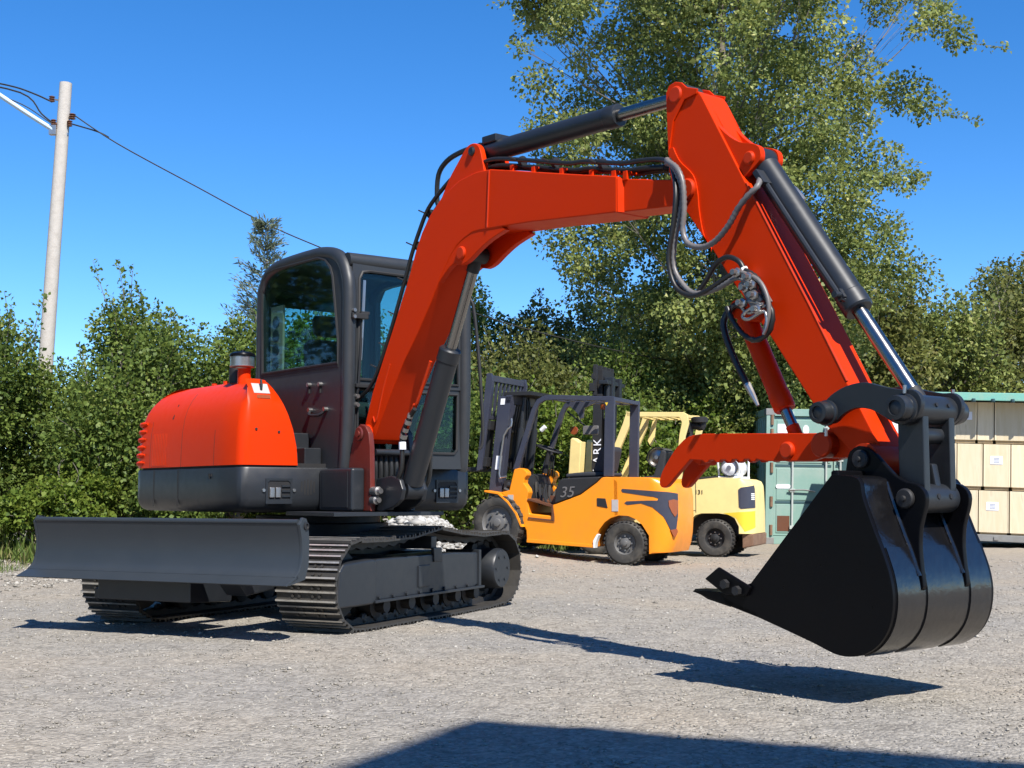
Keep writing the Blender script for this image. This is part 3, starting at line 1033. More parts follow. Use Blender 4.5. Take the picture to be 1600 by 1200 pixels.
# ------------------------------------------------------------------ containers and crates
def make_container():
    W, H, Ln = 2.44, 2.40, 5.8
    base = Vector((4.47, 22.78, 0))
    yaw = math.radians(1.5)
    root = thing('shipping_container', 'faded green shipping container with locked double doors facing the yard', 'container', base)
    X = Vector((math.cos(yaw), math.sin(yaw), 0))
    X = (X + Vector((0, 0, -0.012))).normalized()
    Y = Vector((-math.sin(yaw), math.cos(yaw), 0))
    Z = Vector((0.03, 0, 1)).normalized()

    def fr(x, z, y):
        return X * x + Y * y + Z * z
    body = MB()
    # corrugated side walls, roof, back
    n = 34
    for x0, sgn in ((0.02, 1), (W - 0.02, -1)):
        pr = []
        for i in range(n):
            y0 = 0.12 + (Ln - 0.2) * i / n
            dy = (Ln - 0.2) / n
            pr += [(y0, 0), (y0 + dy * 0.3, 0), (y0 + dy * 0.5, 0.035), (y0 + dy * 0.8, 0.035)]
        body.loops([[fr(x0 + sgn * o, 0.16, y) for y, o in pr], [fr(x0 + sgn * o, H - 0.1, y) for y, o in pr]], False, False, False)
    body.frbox(fr, 0.03, W - 0.03, H - 0.06, H - 0.03, 0.1, Ln)
    body.frbox(fr, 0.05, W - 0.05, 0.1, H - 0.06, Ln - 0.06, Ln)
    body.frbox(fr, 0.05, W - 0.05, 0.08, 0.16, 0.1, Ln)
    obj('shell', body, 'teal', root)
    fm = MB()
    for x0 in (0, W - 0.14):
        fm.frbox(fr, x0, x0 + 0.14, 0, H, 0.0, 0.15)
    fm.frbox(fr, 0.14, W - 0.14, H - 0.13, H, 0.01, 0.13)
    fm.frbox(fr, 0.14, W - 0.14, 0.0, 0.14, 0.01, 0.13)
    for x0 in (0, W - 0.06):
        fm.frbox(fr, x0, x0 + 0.06, H - 0.12, H - 0.002, 0.15, Ln)
        fm.frbox(fr, x0, x0 + 0.06, 0.0, 0.15, 0.15, Ln)
    obj('frame', fm, 'teal', root, bevel=0.008)
    cm = MB()
    for x0 in (-0.012, W - 0.158):
        for z0 in (-0.0, H - 0.115):
            cm.frbox(fr, x0, x0 + 0.17, z0 - 0.003, z0 + 0.118, -0.012, 0.16)
    obj('corner_casting', cm, 'grey_rail', root, bevel=0.015)
    for dx0, dx1 in ((0.15, W / 2 - 0.008), (W / 2 + 0.008, W - 0.15)):
        dm = MB()
        dm.frbox(fr, dx0, dx1, 0.15, H - 0.14, 0.055, 0.085)
        door = obj('door', dm, 'teal', root, bevel=0.004)
        # pressed panels
        pm = MB()
        for za, zb in ((0.2, 0.70), (0.78, 1.34), (1.44, 1.80), (1.86, 2.2)):
            pm.frbox(fr, dx0 + 0.05, dx1 - 0.05, za, zb, 0.042, 0.056)
        obj('pressed_panel', pm, 'teal', door, bevel=0.012)
        gm = MB()
        for z in (0.74, 1.39):
            gm.frbox(fr, dx0 + 0.03, dx1 - 0.03, z - 0.022, z + 0.022, 0.048, 0.056)
        obj('recess', gm, 'teal_dark', door)
        for bxp in (dx0 + (0.33 if dx0 < 1 else 0.11), dx1 - (0.13 if dx0 < 1 else 0.36)):
            bm_ = MB()
            bm_.cyl(fr(bxp, 0.06, 0.018), fr(bxp, H - 0.05, 0.018), 0.019, n=10)
            for z in (0.3, 0.95, 1.5, 2.05):
                bm_.frbox(fr, bxp - 0.045, bxp + 0.045, z - 0.03, z + 0.03, -0.004, 0.043)
            obj('lock_bar', bm_, 'bar_grey', door)
        hm = MB()
        for hz in (0.95,):
            hx = (dx0 + dx1) / 2
            hm.tube([fr(hx - 0.28, hz, 0.0), fr(hx, hz + 0.01, -0.015), fr(hx + 0.2, hz - 0.02, 0.0)], 0.014, 6, 3)
        obj('handle', hm, 'steel', door)
    hg = MB()
    for z in (0.25, 0.75, 1.35, 1.95, 2.2):
        hg.cyl(fr(0.1, z - 0.09, -0.01), fr(0.1, z + 0.09, -0.01), 0.028, n=10)
        hg.cyl(fr(W - 0.1, z - 0.09, -0.01), fr(W - 0.1, z + 0.09, -0.01), 0.028, n=10)
    obj('hinge', hg, 'rust', root)
    for (xa, xb, za, zb, mt) in ((0.21, 0.45, 1.97, 2.13, 'white_paint'), (0.22, 0.44, 0.23, 0.50, 'brown_trim')):
        s = MB()
        s.frbox(fr, xa, xb, za, zb, 0.036, 0.041)
        obj('placard', s, mt, root)
    for (cx, cz, rx, rz) in ((0.72, 2.03, 0.055, 0.085), (0.32, 1.02, 0.13, 0.038)):
        s = MB()
        pts = [(cx + rx * math.cos(t) if rx < 0.1 else cx + (rx - rz) * (1 if math.cos(t) > 0 else -1) + rz * math.cos(t), cz + rz * math.sin(t)) for t in np.linspace(0, 2 * PI, 24, endpoint=False)]
        s.prism(fr, pts, 0.035, 0.041)
        obj('sticker', s, 'white_paint', root)
    s = MB()
    s.frbox(fr, 1.36, 2.0, 1.16, 1.68, 0.036, 0.042)
    obj('data_plate', s, 'teal_dark', root)
    for i, t in enumerate(('MAX. GROSS', 'TARE', 'NET', 'CU.CAP.')):
        lettering(t, 0.085, fr(1.66, 1.60 - 0.115 * i, 0.033), X, Z, 'white_paint', root)


make_container()


def make_crate_store():
    base = Vector((6.35, 21.5, 0.16))
    yaw = math.radians(-14)
    X = Vector((math.cos(yaw), math.sin(yaw), -0.036)).normalized()
    Y = Vector((-math.sin(yaw), math.cos(yaw), 0))
    Z = X.cross(Y).normalized()
    Ln, H, D = 6.0, 2.42, 2.2
    root = thing('open_sided_container', 'open sided container with green top rail holding rows of crates', 'container', base)

    def fr(x, z, y):
        return X * x + Y * y + Z * z
    m = MB()
    m.frbox(fr, 0, Ln, 0.0, 0.11, 0.0, D)
    obj('floor_rail', m, 'grey_rail', root, bevel=0.01)
    for x in np.arange(0.35, Ln, 0.62):
        s = MB()
        s.frbox(fr, x, x + 0.07, 0.02, 0.085, -0.02, 0.0)
        obj('lashing_block', s, 'grey_rail', root, bevel=0.006)
    m = MB()
    m.frbox(fr, 0, Ln, H - 0.13, H, -0.34, -0.28)
    obj('top_rail', m, 'teal_rail', root, bevel=0.012)
    m = MB()
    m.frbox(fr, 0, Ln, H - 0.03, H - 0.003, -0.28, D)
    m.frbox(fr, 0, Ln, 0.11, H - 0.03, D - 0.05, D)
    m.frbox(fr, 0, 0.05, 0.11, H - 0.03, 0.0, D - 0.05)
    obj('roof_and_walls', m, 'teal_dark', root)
    for x in np.arange(0.3, Ln, 0.3):
        s = MB()
        s.frbox(fr, x, x + 0.06, H - 0.155, H - 0.13, -0.34, -0.30)
        s.cyl(fr(x + 0.03, H - 0.14, -0.345), fr(x + 0.03, H - 0.1, -0.345), 0.03, n=8)
        obj('tie_hook', s, 'teal_dark', root)
    m = MB()
    for x in (0.0, Ln - 0.1):
        m.frbox(fr, x, x + 0.1, 0.11, H - 0.13, -0.34, -0.26)
    obj('post', m, 'teal', root, bevel=0.01)
    # crates, three rows of upright plywood cases
    rowz = [0.115, 0.865, 1.63]
    rowh = [0.715, 0.73, 0.66]
    words_row = ['in the bottom row', 'in the middle row', 'in the top row']
    spots = [[0.98, 1.36, 1.84, 2.32, 2.8], [0.86, 1.02, 1.43, 1.86, 2.3, 2.75], [0.5, 0.97, 1.33, 1.60, 2.1, 2.6]]
    ends = [[1.35, 1.83, 2.31, 2.79, 3.2], [1.01, 1.42, 1.85, 2.29, 2.74, 3.2], [0.96, 1.32, 1.59, 2.09, 2.59, 3.1]]
    ordn = ['leftmost', 'second', 'third', 'fourth', 'fifth', 'sixth']
    for r in range(3):
        for i, (x0, x1) in enumerate(zip(spots[r], ends[r])):
            sheet = (r, i) in ((1, 2), (0, 1), (2, 1))
            lab = '%s plywood crate %s under the green rail%s' % (ordn[i], words_row[r], ', with a white paper sheet' if sheet else '')
            o0 = base + fr(x0, rowz[r], 0.02 + rng.uniform(0, 0.025))
            t = thing('plywood_crate', lab, 'crate', o0, 'plywood crates stacked in the open container')
            w_, h_ = x1 - x0 - 0.006, rowh[r]

            def f2(x, z, y):
                return X * x + Y * y + Z * z
            mb = MB()
            sl = rng.normal(0, 0.012)
            mb.loops([[f2(0, 0.03, y), f2(w_, 0.03, y), f2(w_ + (sl if i == 1 else 0), h_, y), f2(0, h_, y)] for y in (0, 1.1)])
            obj('front_panel', mb, 'plywood', t, bevel=0.003)
            bt = MB()
            bt.frbox(f2, w_ * 0.05, w_ * 0.95, -0.02, 0.029, 0.03, 1.0)
            obj('skid', bt, 'batten', t)
            for bx_ in (0.0, w_ - 0.02):
                b2 = MB().frbox(f2, bx_ + 0.001, bx_ + 0.019, 0.035, h_ - 0.002, -0.004, 0.001)
                obj('edge_strip', b2, 'plywood', t)
            if sheet:
                sh_ = MB()
                sh_.frbox(f2, w_ * 0.25, w_ * 0.25 + 0.19, h_ * 0.55, h_ * 0.55 + 0.135, -0.006, -0.002)
                ps = obj('paper_sheet', sh_, 'paper', t)
                s3 = MB()
                for k in range(4):
                    s3.frbox(f2, w_ * 0.25 + 0.05, w_ * 0.25 + 0.14, h_ * 0.55 + 0.03 + 0.022 * k, h_ * 0.55 + 0.036 + 0.022 * k, -0.008, -0.0065)
                obj('print', s3, 'navy_metal', ps)


make_crate_store()


def make_white_bin():
    base = Vector((5.75, 20.9, 0))
    root = thing('white_cabinet', 'white metal cabinet standing between the container and the crates', 'cabinet', base)

    def fr(x, z, y):
        return Vector((x, y, z))
    m = MB()
    m.frbox(fr, 0, 0.68, 0.1, 2.27, 0.02, 1.0)
    obj('body', m, 'white_paint', root, bevel=0.02)
    for za, zb in ((0.14, 0.95), (0.98, 1.66), (1.69, 2.23)):
        d = MB()
        d.frbox(fr, 0.03, 0.65, za, zb, 0.0, 0.019)
        obj('door', d, 'white_paint', root, bevel=0.006)
    d = MB()
    d.frbox(fr, 0.5, 0.63, 1.5, 1.62, -0.006, -0.001)
    obj('sticker', d, 'navy_metal', root)
    d = MB()
    d.frbox(fr, 0.0, 0.68, 0.0, 0.1, 0.06, 0.95)
    obj('plinth', d, 'grey_rail', root)


make_white_bin()


def make_warehouse():
    """The building behind the photographer whose roof edge throws the shadow in the foreground."""
    Hh = 9.0
    L = Hh / math.tan(SUN_EL)
    c = Vector((-0.15, 5.14, 0)) + Vector((sun_dir.x, sun_dir.y, 0)).normalized() * L
    e1 = Vector((0.909, -0.417, 0))
    e2 = Vector((-0.417, -0.909, 0))
    root = thing('warehouse', 'flat roofed grey warehouse standing behind the photographer', 'building', c)

    def fr(x, z, y):
        return e1 * x + e2 * y + Vector((0, 0, z))
    m = MB()
    n = 60
    pr = []
    for i in range(n):
        x0 = 22.0 * i / n
        dx = 22.0 / n
        pr += [(x0, 0), (x0 + dx * 0.4, 0), (x0 + dx * 0.5, 0.04), (x0 + dx * 0.9, 0.04)]
    m.loops([[fr(x, 0, y + 0.03) for x, y in pr], [fr(x, Hh - 0.2, y + 0.03) for x, y in pr]], False, False, False)
    m.frbox(fr, 0.05, 22, 0, Hh - 0.2, 0.1, 14)
    obj('wall', m, 'warehouse_wall', root)
    m = MB()
    m.frbox(fr, 0, 22.1, Hh - 0.2, Hh, 0, 14.1)
    obj('roof', m, 'grey_rail', root)
    for x in (3, 9, 15):
        d = MB()
        d.frbox(fr, x, x + 3.2, 0, 3.4, -0.01, 0.025)
        obj('door', d, 'white_paint', root)


make_warehouse()


# ------------------------------------------------------------------ excavator
EC = Vector((-1.446, 9.620, 0))
_de = math.radians(38.9)
_th = math.radians(25.37)
UF = Vector((math.sin(_de), -math.cos(_de), 0))     # upper structure: forward
UW = Vector((math.cos(_de), math.sin(_de), 0))      # upper structure: to the machine's left
TD = Vector((math.sin(_th), math.cos(_th), 0))      # tracks: away from the blade
TE = Vector((math.cos(_th), -math.sin(_th), 0))     # tracks: lateral
ZZ = Vector((0, 0, 1))


def L(p, z, q):
    return UF * p + UW * q + ZZ * z


def T(a, z, b):
    return TD * a + TE * b + ZZ * z


exc = thing('excavator', 'orange and charcoal tracked excavator with raised boom, black bucket and dozer blade', 'excavator', EC)
QB = -0.105                       # lateral centre of boom, arm and bucket


def plate(prof, q0, q1, fr=L):
    return MB().prism(fr, prof, q0, q1)


def pinboss(p, z, q0, q1, r, fr=L, ch=0.008):
    return MB().cyl(fr(p, z, q0), fr(p, z, q1), r, n=24, ch=ch)


def smooth_pts(pts, k=4, closed=False):
    P = [Vector((x, y, 0)) for x, y in pts]
    n = len(P)
    out = []
    rngi = range(n if closed else n - 1)
    for i in rngi:
        g = (lambda j: P[j % n]) if closed else (lambda j: P[min(max(j, 0), n - 1)])
        p0, p1, p2, p3 = g(i - 1), g(i), g(i + 1), g(i + 2)
        for s in range(k):
            t = s / k
            v = 0.5 * ((2 * p1) + (p2 - p0) * t + (2 * p0 - 5 * p1 + 4 * p2 - p3) * t * t + (3 * p1 - p0 - 3 * p2 + p3) * t ** 3)
            out.append((v.x, v.y))
    if not closed:
        out.append((P[-1].x, P[-1].y))
    return out


# ---- tracks
def track_path():
    ctrl = []
    for t in np.linspace(-90, -255, 14):          # front idler end (a < 0)
        ctrl.append((-1.03 + 0.30 * math.cos(math.radians(t)), 0.30 + 0.285 * math.sin(math.radians(t))))
    ctrl += [(-0.72, 0.572), (-0.35, 0.583), (0.02, 0.632), (0.35, 0.59), (0.70, 0.562)]
    for t in np.linspace(88, -82, 14):
        ctrl.append((1.06 + 0.30 * math.cos(math.radians(t)), 0.30 + 0.27 * math.sin(math.radians(t))))
    ctrl += [(0.8, 0.014), (0.0, 0.012), (-0.8, 0.013)]
    ctrl.append(ctrl[0])
    P = np.array(ctrl)
    seg = np.linalg.norm(np.diff(P, axis=0), axis=1)
    cum = np.concatenate([[0], np.cumsum(seg)])
    return P, cum


TP, TCUM = track_path()


def track_at(s):
    s = s % TCUM[-1]
    return np.array([np.interp(s, TCUM, TP[:, 0]), np.interp(s, TCUM, TP[:, 1])])


def shoe_mesh():
    mb = MB()
    # x along travel, y lateral, z outwards
    mb.box((0, 0, -0.004), 0.134, 0.45, 0.012)
    for gx, gh in ((-0.058, 0.022), (0.0, 0.017), (0.046, 0.017)):
        vs = []
        for y in (-0.225, 0.225):
            vs += [(gx - 0.011, y, 0.002), (gx + 0.011, y, 0.002), (gx + 0.006, y, gh), (gx - 0.006, y, gh)]
        mb.add(vs, [(0, 1, 2, 3), (7, 6, 5, 4), (0, 4, 5, 1), (1, 5, 6, 2), (2, 6, 7, 3), (3, 7, 4, 0)])
    for y in (-0.1, -0.05, 0.05, 0.1):
        mb.cyl((0.022, y, 0.0), (0.022, y, 0.011), 0.011, n=6)
        mb.cyl((-0.03, y, 0.0), (-0.03, y, 0.011), 0.011, n=6)
    me = make_mesh('track_shoe', mb, 'track_steel')
    me.materials.append(MATS['grouser'])
    for p in me.polygons:
        if p.center.z > 0.0125:
            p.material_index = 1
    return me


shoe_me = shoe_mesh()
NSH = int(round(TCUM[-1] / 0.137))
for side in (1, -1):
    bc = side * 0.8085
    # inner chain band with link lumps
    mb = MB()
    ns = NSH * 2
    for lb in (-0.05, 0.05):
        rings = []
        for i in range(ns):
            p0 = track_at(i * TCUM[-1] / ns)
            p1 = track_at((i + 0.5) * TCUM[-1] / ns)
            tg = p1 - p0
            tg /= np.linalg.norm(tg)
            nin = np.array([tg[1], -tg[0]]) * -1
            cen = np.array([0.0, 0.30])
            if np.dot(cen - p0, nin) < 0:
                nin = -nin
            dpt = 0.062 if i % 2 else 0.045
            a0 = p0 + nin * 0.014
            a1 = p0 + nin * dpt
            rings.append([T(a0[0], a0[1], bc + lb - 0.017), T(a0[0], a0[1], bc + lb + 0.017), T(a1[0], a1[1], bc + lb + 0.017), T(a1[0], a1[1], bc + lb - 0.017)])
        rings.append(rings[0])
        mb.loops(rings, False, False)
    track = obj('track', mb, 'track_dark', exc)
    for i in range(NSH):
        s = i * TCUM[-1] / NSH + 0.02
        p = track_at(s)
        p1 = track_at(s + 0.03)
        p0 = track_at(s - 0.03)
        tg = p1 - p0
        tg /= np.linalg.norm(tg)
        x = TD * float(tg[0]) + ZZ * float(tg[1])
        y = TE
        z = x.cross(y)
        out = TD * float(p[0]) + ZZ * float(p[1] - 0.30)
        if z.dot(out) < 0:
            y = -y
            z = -z
        M = Matrix((x, y, z)).transposed().to_4x4()
        M.translation = T(float(p[0]), float(p[1]) + 0.004, bc)
        o = bpy.data.objects.new('track_shoe', shoe_me)
        COL.objects.link(o)
        o.parent = track
        o.matrix_basis = M
    # frame
    bo = side
    f0, f1 = sorted((side * 0.72, side * 1.0))
    m = plate([(-0.84, 0.185), (-0.84, 0.43), (-0.80, 0.455), (0.30, 0.455), (0.66, 0.44), (0.68, 0.42), (0.68, 0.205), (0.60, 0.185)], f0, f1, T)
    fr_o = obj('track_frame', m, 'charcoal', exc, bevel=0.012)
    g0, g1 = sorted((side * 0.70, side * 1.018))
    m = plate([(-1.27, 0.165), (-1.29, 0.2), (-1.27, 0.40), (-1.22, 0.445), (-0.88, 0.46), (-0.835, 0.45), (-0.835, 0.19), (-0.87, 0.165)], g0, g1, T)
    obj('idler_guard', m, 'charcoal', fr_o, bevel=0.016, seg=3)
    h0, h1 = sorted((side * 0.985, side * 1.012))
    m = plate([(-0.26, 0.235), (-0.26, 0.385), (-0.10, 0.385), (-0.10, 0.235)], h0, h1, T)
    obj('cover_plate', m, 'charcoal', fr_o, bevel=0.006)
    m = plate([(-0.04, 0.40), (-0.05, 0.50), (0.07, 0.50), (0.08, 0.40)], h0, h1, T)
    m.frbox(T, -0.03, 0.05, 0.49, 0.58, min(side * 0.72, side * 0.98), max(side * 0.72, side * 0.98))
    obj('carrier_bracket', m, 'charcoal', fr_o, bevel=0.006)
    m = plate([(0.66, 0.17), (0.66, 0.46), (0.70, 0.46), (0.70, 0.17)], f0, h1, T) if side > 0 else plate([(0.66, 0.17), (0.66, 0.46), (0.70, 0.46), (0.70, 0.17)], h0, f1, T)
    obj('end_plate', m, 'charcoal', fr_o, bevel=0.006)
    m = MB()
    m.frbox(T, -0.86, 0.72, 0.172, 0.19, min(side * 0.7, side * 1.03), max(side * 0.7, side * 1.03))
    obj('lower_flange', m, 'charcoal', fr_o, bevel=0.004)
    m = MB()
    for a in np.arange(-0.78, 0.66, 0.18):
        m.cyl(T(a, 0.205, side * 1.0), T(a, 0.205, side * 1.014), 0.013, n=6)
    obj('bolt', m, 'charcoal', fr_o)
    # final drive
    m = MB().lathe(T(1.05, 0.30, side * 0.70), TE * side, [(0.12, 0), (0.185, 0.02), (0.185, 0.14), (0.16, 0.16), (0.155, 0.30), (0.145, 0.315)], 32)
    fd = obj('final_drive', m, 'charcoal', exc)
    m = MB()
    for i in range(11):
        t = 2 * PI * i / 11
        m.cyl(T(1.05 + 0.2 * math.cos(t), 0.3 + 0.2 * math.sin(t), side * 0.78), T(1.05 + 0.2 * math.cos(t), 0.3 + 0.2 * math.sin(t), side * 0.84), 0.045, n=8)
    m.cyl(T(1.05, 0.3, side * 0.785), T(1.05, 0.3, side * 0.835), 0.215, n=28)
    obj('sprocket', m, 'track_dark', fd)
    m = MB()
    for i in range(6):
        t = 2 * PI * i / 6
        m.cyl(T(1.05 + 0.1 * math.cos(t), 0.3 + 0.1 * math.sin(t), side * 1.012), T(1.05 + 0.1 * math.cos(t), 0.3 + 0.1 * math.sin(t), side * 1.022), 0.012, n=6)
    obj('bolt', m, 'charcoal', fd)
    m = MB().lathe(T(-1.03, 0.30, side * 0.755), TE * side, [(0.05, 0), (0.22, 0.005), (0.225, 0.035), (0.195, 0.04), (0.195, 0.07), (0.225, 0.075), (0.22, 0.105), (0.05, 0.11)], 28)
    obj('idler', m, 'track_dark', fr_o)
    for a in (-0.62, -0.28, 0.06, 0.40, 0.70):
        m = MB().lathe(T(a, 0.135, side * 0.72), TE * side, [(0.05, 0), (0.085, 0.01), (0.085, 0.05), (0.06, 0.055), (0.06, 0.12), (0.085, 0.125), (0.085, 0.17), (0.045, 0.18), (0.045, 0.25)], 18)
        obj('roller', m, 'track_dark', fr_o)
    for a in np.arange(-0.75, 0.85, 0.137):
        m = MB().lathe(T(a, 0.062, side * 0.845), TE * side, [(0.022, 0), (0.035, 0.006), (0.035, 0.03), (0.02, 0.04)], 8)
        obj('chain_link', m, 'track_steel', track)
    m = MB().lathe(T(0.02, 0.555, side * 0.74), TE * side, [(0.03, 0), (0.05, 0.01), (0.05, 0.1), (0.03, 0.11)], 14)
    obj('carrier_roller', m, 'track_dark', fr_o)

# ---- centre frame and slew ring
m = plate([(-0.55, 0.28), (-0.55, 0.50), (-0.4, 0.58), (0.4, 0.58), (0.55, 0.50), (0.55, 0.28)], -0.45, 0.45, T)
for s in (-1, 1):
    for a in (-0.42, 0.42):
        m.frbox(T, a - 0.14, a + 0.14, 0.28, 0.46, min(s * 0.4, s * 0.75), max(s * 0.4, s * 0.75))
obj('centre_frame', m, 'charcoal', exc, bevel=0.015)
m = MB().lathe((0, 0, 0.565), ZZ, [(0.50, 0), (0.52, 0.02), (0.52, 0.1), (0.46, 0.11), (0.46, 0.16)], 48)
obj('slew_ring', m, 'black_matt', exc)

# ---- dozer blade
Wb = 1.055
bp_ = smooth_pts([(-1.765, 0.715), (-1.742, 0.64), (-1.730, 0.57), (-1.733, 0.50), (-1.758, 0.43), (-1.80, 0.395)], 4)
bk_ = [(x + 0.022, z) for x, z in bp_][::-1]
blade = obj('dozer_blade', plate(bp_ + bk_, -Wb + 0.02, Wb - 0.02, T), 'blade_grey', exc, ang=50)
obj('cutting_edge', plate([(-1.775, 0.41), (-1.79, 0.398), (-1.90, 0.352), (-1.885, 0.345), (-1.765, 0.385)], -Wb, Wb, T), 'blade_grey', blade, bevel=0.003)
m = MB().cyl(T(-1.752, 0.715, -Wb + 0.02), T(-1.752, 0.715, Wb - 0.02), 0.017, n=12)
obj('top_rib', m, 'blade_grey', blade)
for s in (-1, 1):
    b0, b1 = sorted((s * (Wb - 0.02), s * Wb))
    pr = [(x - 0.004, z) for x, z in bp_[1:]] + [(-1.79, 0.388), (-1.88, 0.352), (-1.86, 0.348), (-1.70, 0.375), (-1.665, 0.46), (-1.66, 0.60), (-1.675, 0.70), (-1.695, 0.735), (-1.73, 0.742)]
    ep = obj('end_plate', plate(pr, b0, b1, T), 'blade_grey', blade, bevel=0.003)
    e = MB().lathe(T(-1.70, 0.69, s * (Wb + 0.001)), TE * s, [(0.012, 0), (0.024, 0.001), (0.024, 0.006), (0.015, 0.008), (0.013, 0.002)], 18, cap=False)
    e.cyl(T(-1.70, 0.69, s * (Wb - 0.002)), T(-1.70, 0.69, s * (Wb + 0.003)), 0.013, n=16)
    obj('lifting_eye', e, 'black_matt', ep)
m = MB()
for x in (-0.55, 0.55):
    m.frbox(T, -1.69, -1.55, 0.42, 0.66, x - 0.02, x + 0.02)
m.frbox(T, -1.685, -1.60, 0.40, 0.5, -0.9, 0.9)
obj('back_rib', m, 'blade_grey', blade, bevel=0.004)
# push arms with gussets
for s in (-1, 1):
    m = plate([(-1.66, 0.50), (-1.66, 0.36), (-1.55, 0.25), (-0.5, 0.33), (-0.5, 0.45), (-1.4, 0.47)], *sorted((s * 0.36, s * 0.52)), fr=T)
    obj('push_arm', m, 'charcoal', exc, bevel=0.012)
m = plate([(-1.62, 0.33), (-1.62, 0.2), (-1.2, 0.18), (-1.2, 0.32)], -0.62, 0.14, T)
obj('push_frame', m, 'charcoal', exc, bevel=0.01)
m = plate([(-1.60, 0.27), (-1.60, 0.2), (-1.4, 0.2), (-1.4, 0.27)], -0.665, -0.625, T)
obj('frame_cap', m, 'charcoal', exc, bevel=0.008)
m = MB().cyl(T(-1.6, 0.55, 0.0), T(-0.6, 0.45, 0.0), 0.06, n=18)
cylb = obj('blade_cylinder', m, 'charcoal', exc)

# ---- upper structure: lower body
def fill_arc(pts, k=5):
    return smooth_pts(pts, k)


TAIL = [(-0.93, -0.99), (-1.01, -0.985), (-1.085, -0.94), (-1.18, -0.75), (-1.27, -0.42), (-1.31, 0.0), (-1.27, 0.42), (-1.17, 0.72), (-1.04, 0.90), (-0.9, 0.93)]
PLAN_SKIRT = [(0.665, -0.99), (0.665, -0.6)] + [(0.665, -0.2), (0.665, 0.3), (0.665, 0.93)][0:3] + [(-0.5, 0.93)]
tail_r = smooth_pts(TAIL, 4)[::-1]
skirt_plan = [(-0.6, -0.99)] + [(0.3, -0.99), (0.60, -0.99), (0.645, -0.97), (0.665, -0.92), (0.665, -0.4), (0.665, 0.3), (0.665, 0.87), (0.645, 0.91), (0.60, 0.93), (0.0, 0.93), (-0.6, 0.93)] + tail_r


def inset_ring(plan, d, fm=1.0, side=1.0):
    n = len(plan)
    out = []
    for i in range(n):
        x, y = plan[i]
        x0, y0 = plan[i - 1]
        x1, y1 = plan[(i + 1) % n]
        t0 = Vector((x - x0, y - y0)).normalized()
        t1 = Vector((x1 - x, y1 - y)).normalized()
        n0 = Vector((-t0.y, t0.x))
        n1 = Vector((-t1.y, t1.x))
        b = n0 + n1
        if b.length < 1e-6:
            b = n0
        b.normalize()
        k = 1.0 / max(0.5, b.dot(n0))
        nx = b.x * k * d
        ny = b.y * k * d
        if nx < 0:
            nx *= fm
        out.append((x + nx, y + ny * side))
    return out


def area2(pl):
    return sum(pl[i][0] * pl[(i + 1) % len(pl)][1] - pl[(i + 1) % len(pl)][0] * pl[i][1] for i in range(len(pl)))


if area2(skirt_plan) < 0:
    skirt_plan = skirt_plan[::-1]
rings = []
for z, d in ((0.755, 0.12), (0.758, 0.075), (0.775, 0.035), (0.81, 0.010), (0.85, 0.0), (1.05, 0.0), (1.06, 0.006), (1.062, 0.016)):
    rings.append([L(p, z, q) for p, q in inset_ring(skirt_plan, d)])
skirt = obj('lower_body', MB().loops(rings), 'charcoal', exc, ang=42)
m = MB()
rings = [[L(p, z, q) for p, q in inset_ring(skirt_plan, 0.03)] for z in (1.055, 1.09)]
obj('gasket', MB().loops(rings), 'black_matt', skirt)
# work lights let into the front of the body
for qc in (-0.70, 0.70):
    m = MB().ring_panel(lambda x, y, q: L(q, y, x), [(qc - 0.1, 0.815), (qc + 0.1, 0.815), (qc + 0.1, 0.985), (qc - 0.1, 0.985)],
                        [(qc - 0.082, 0.845), (qc + 0.082, 0.845), (qc + 0.085, 0.86), (qc + 0.085, 0.955), (qc + 0.07, 0.97), (qc - 0.07, 0.97), (qc - 0.085, 0.955), (qc - 0.085, 0.86)], 0.664, 0.672)
    wlg = obj('work_light', m, 'charcoal', skirt)
    m = MB().frbox(L, 0.655, 0.6665, 0.84, 0.975, qc - 0.088, qc + 0.088)
    obj('recess', m, 'black_matt', wlg)
    m = MB()
    for k, (q0, q1) in enumerate(((qc - 0.075, qc - 0.035), (qc - 0.03, qc + 0.01))):
        m.frbox(L, 0.664, 0.682, 0.855, 0.925, q0, q1)
    obj('lens', m, 'steel', wlg, bevel=0.006)
    m = MB()
    for k in range(3):
        m.frbox(L, 0.664, 0.676, 0.86 + 0.034 * k, 0.872 + 0.034 * k, qc + 0.02, qc + 0.082)
    obj('bar', m, 'charcoal', wlg)
    m = MB()
    for dq in (-0.115, 0.115):
        m.cyl(L(0.662, 0.905, qc + dq), L(0.675, 0.905, qc + dq), 0.012, n=6)
    obj('bolt', m, 'steel', wlg)
m = MB()
for k, (zb, zt) in enumerate(((0.895, 0.965), (0.875, 0.975), (0.87, 0.98), (0.875, 0.975), (0.89, 0.965))):
    q = -0.525 + 0.024 * k
    m.frbox(L, 0.66, 0.6665, zb, zt, q - 0.0055, q + 0.0055)
obj('vent_slot', m, 'black_matt', skirt)
m = MB().frbox(L, 0.20, 0.25, 1.0, 1.02, -0.995, -0.985)
m.frbox(L, 0.215, 0.225, 0.985, 1.02, -0.998, -0.988)
obj('latch', m, 'black_matt', skirt)
for pp in (-0.72, -0.3):
    m = MB().frbox(L, pp, pp + 0.006, 0.79, 1.055, -0.9925, -0.985)
    obj('panel_seam', m, 'black_matt', skirt)

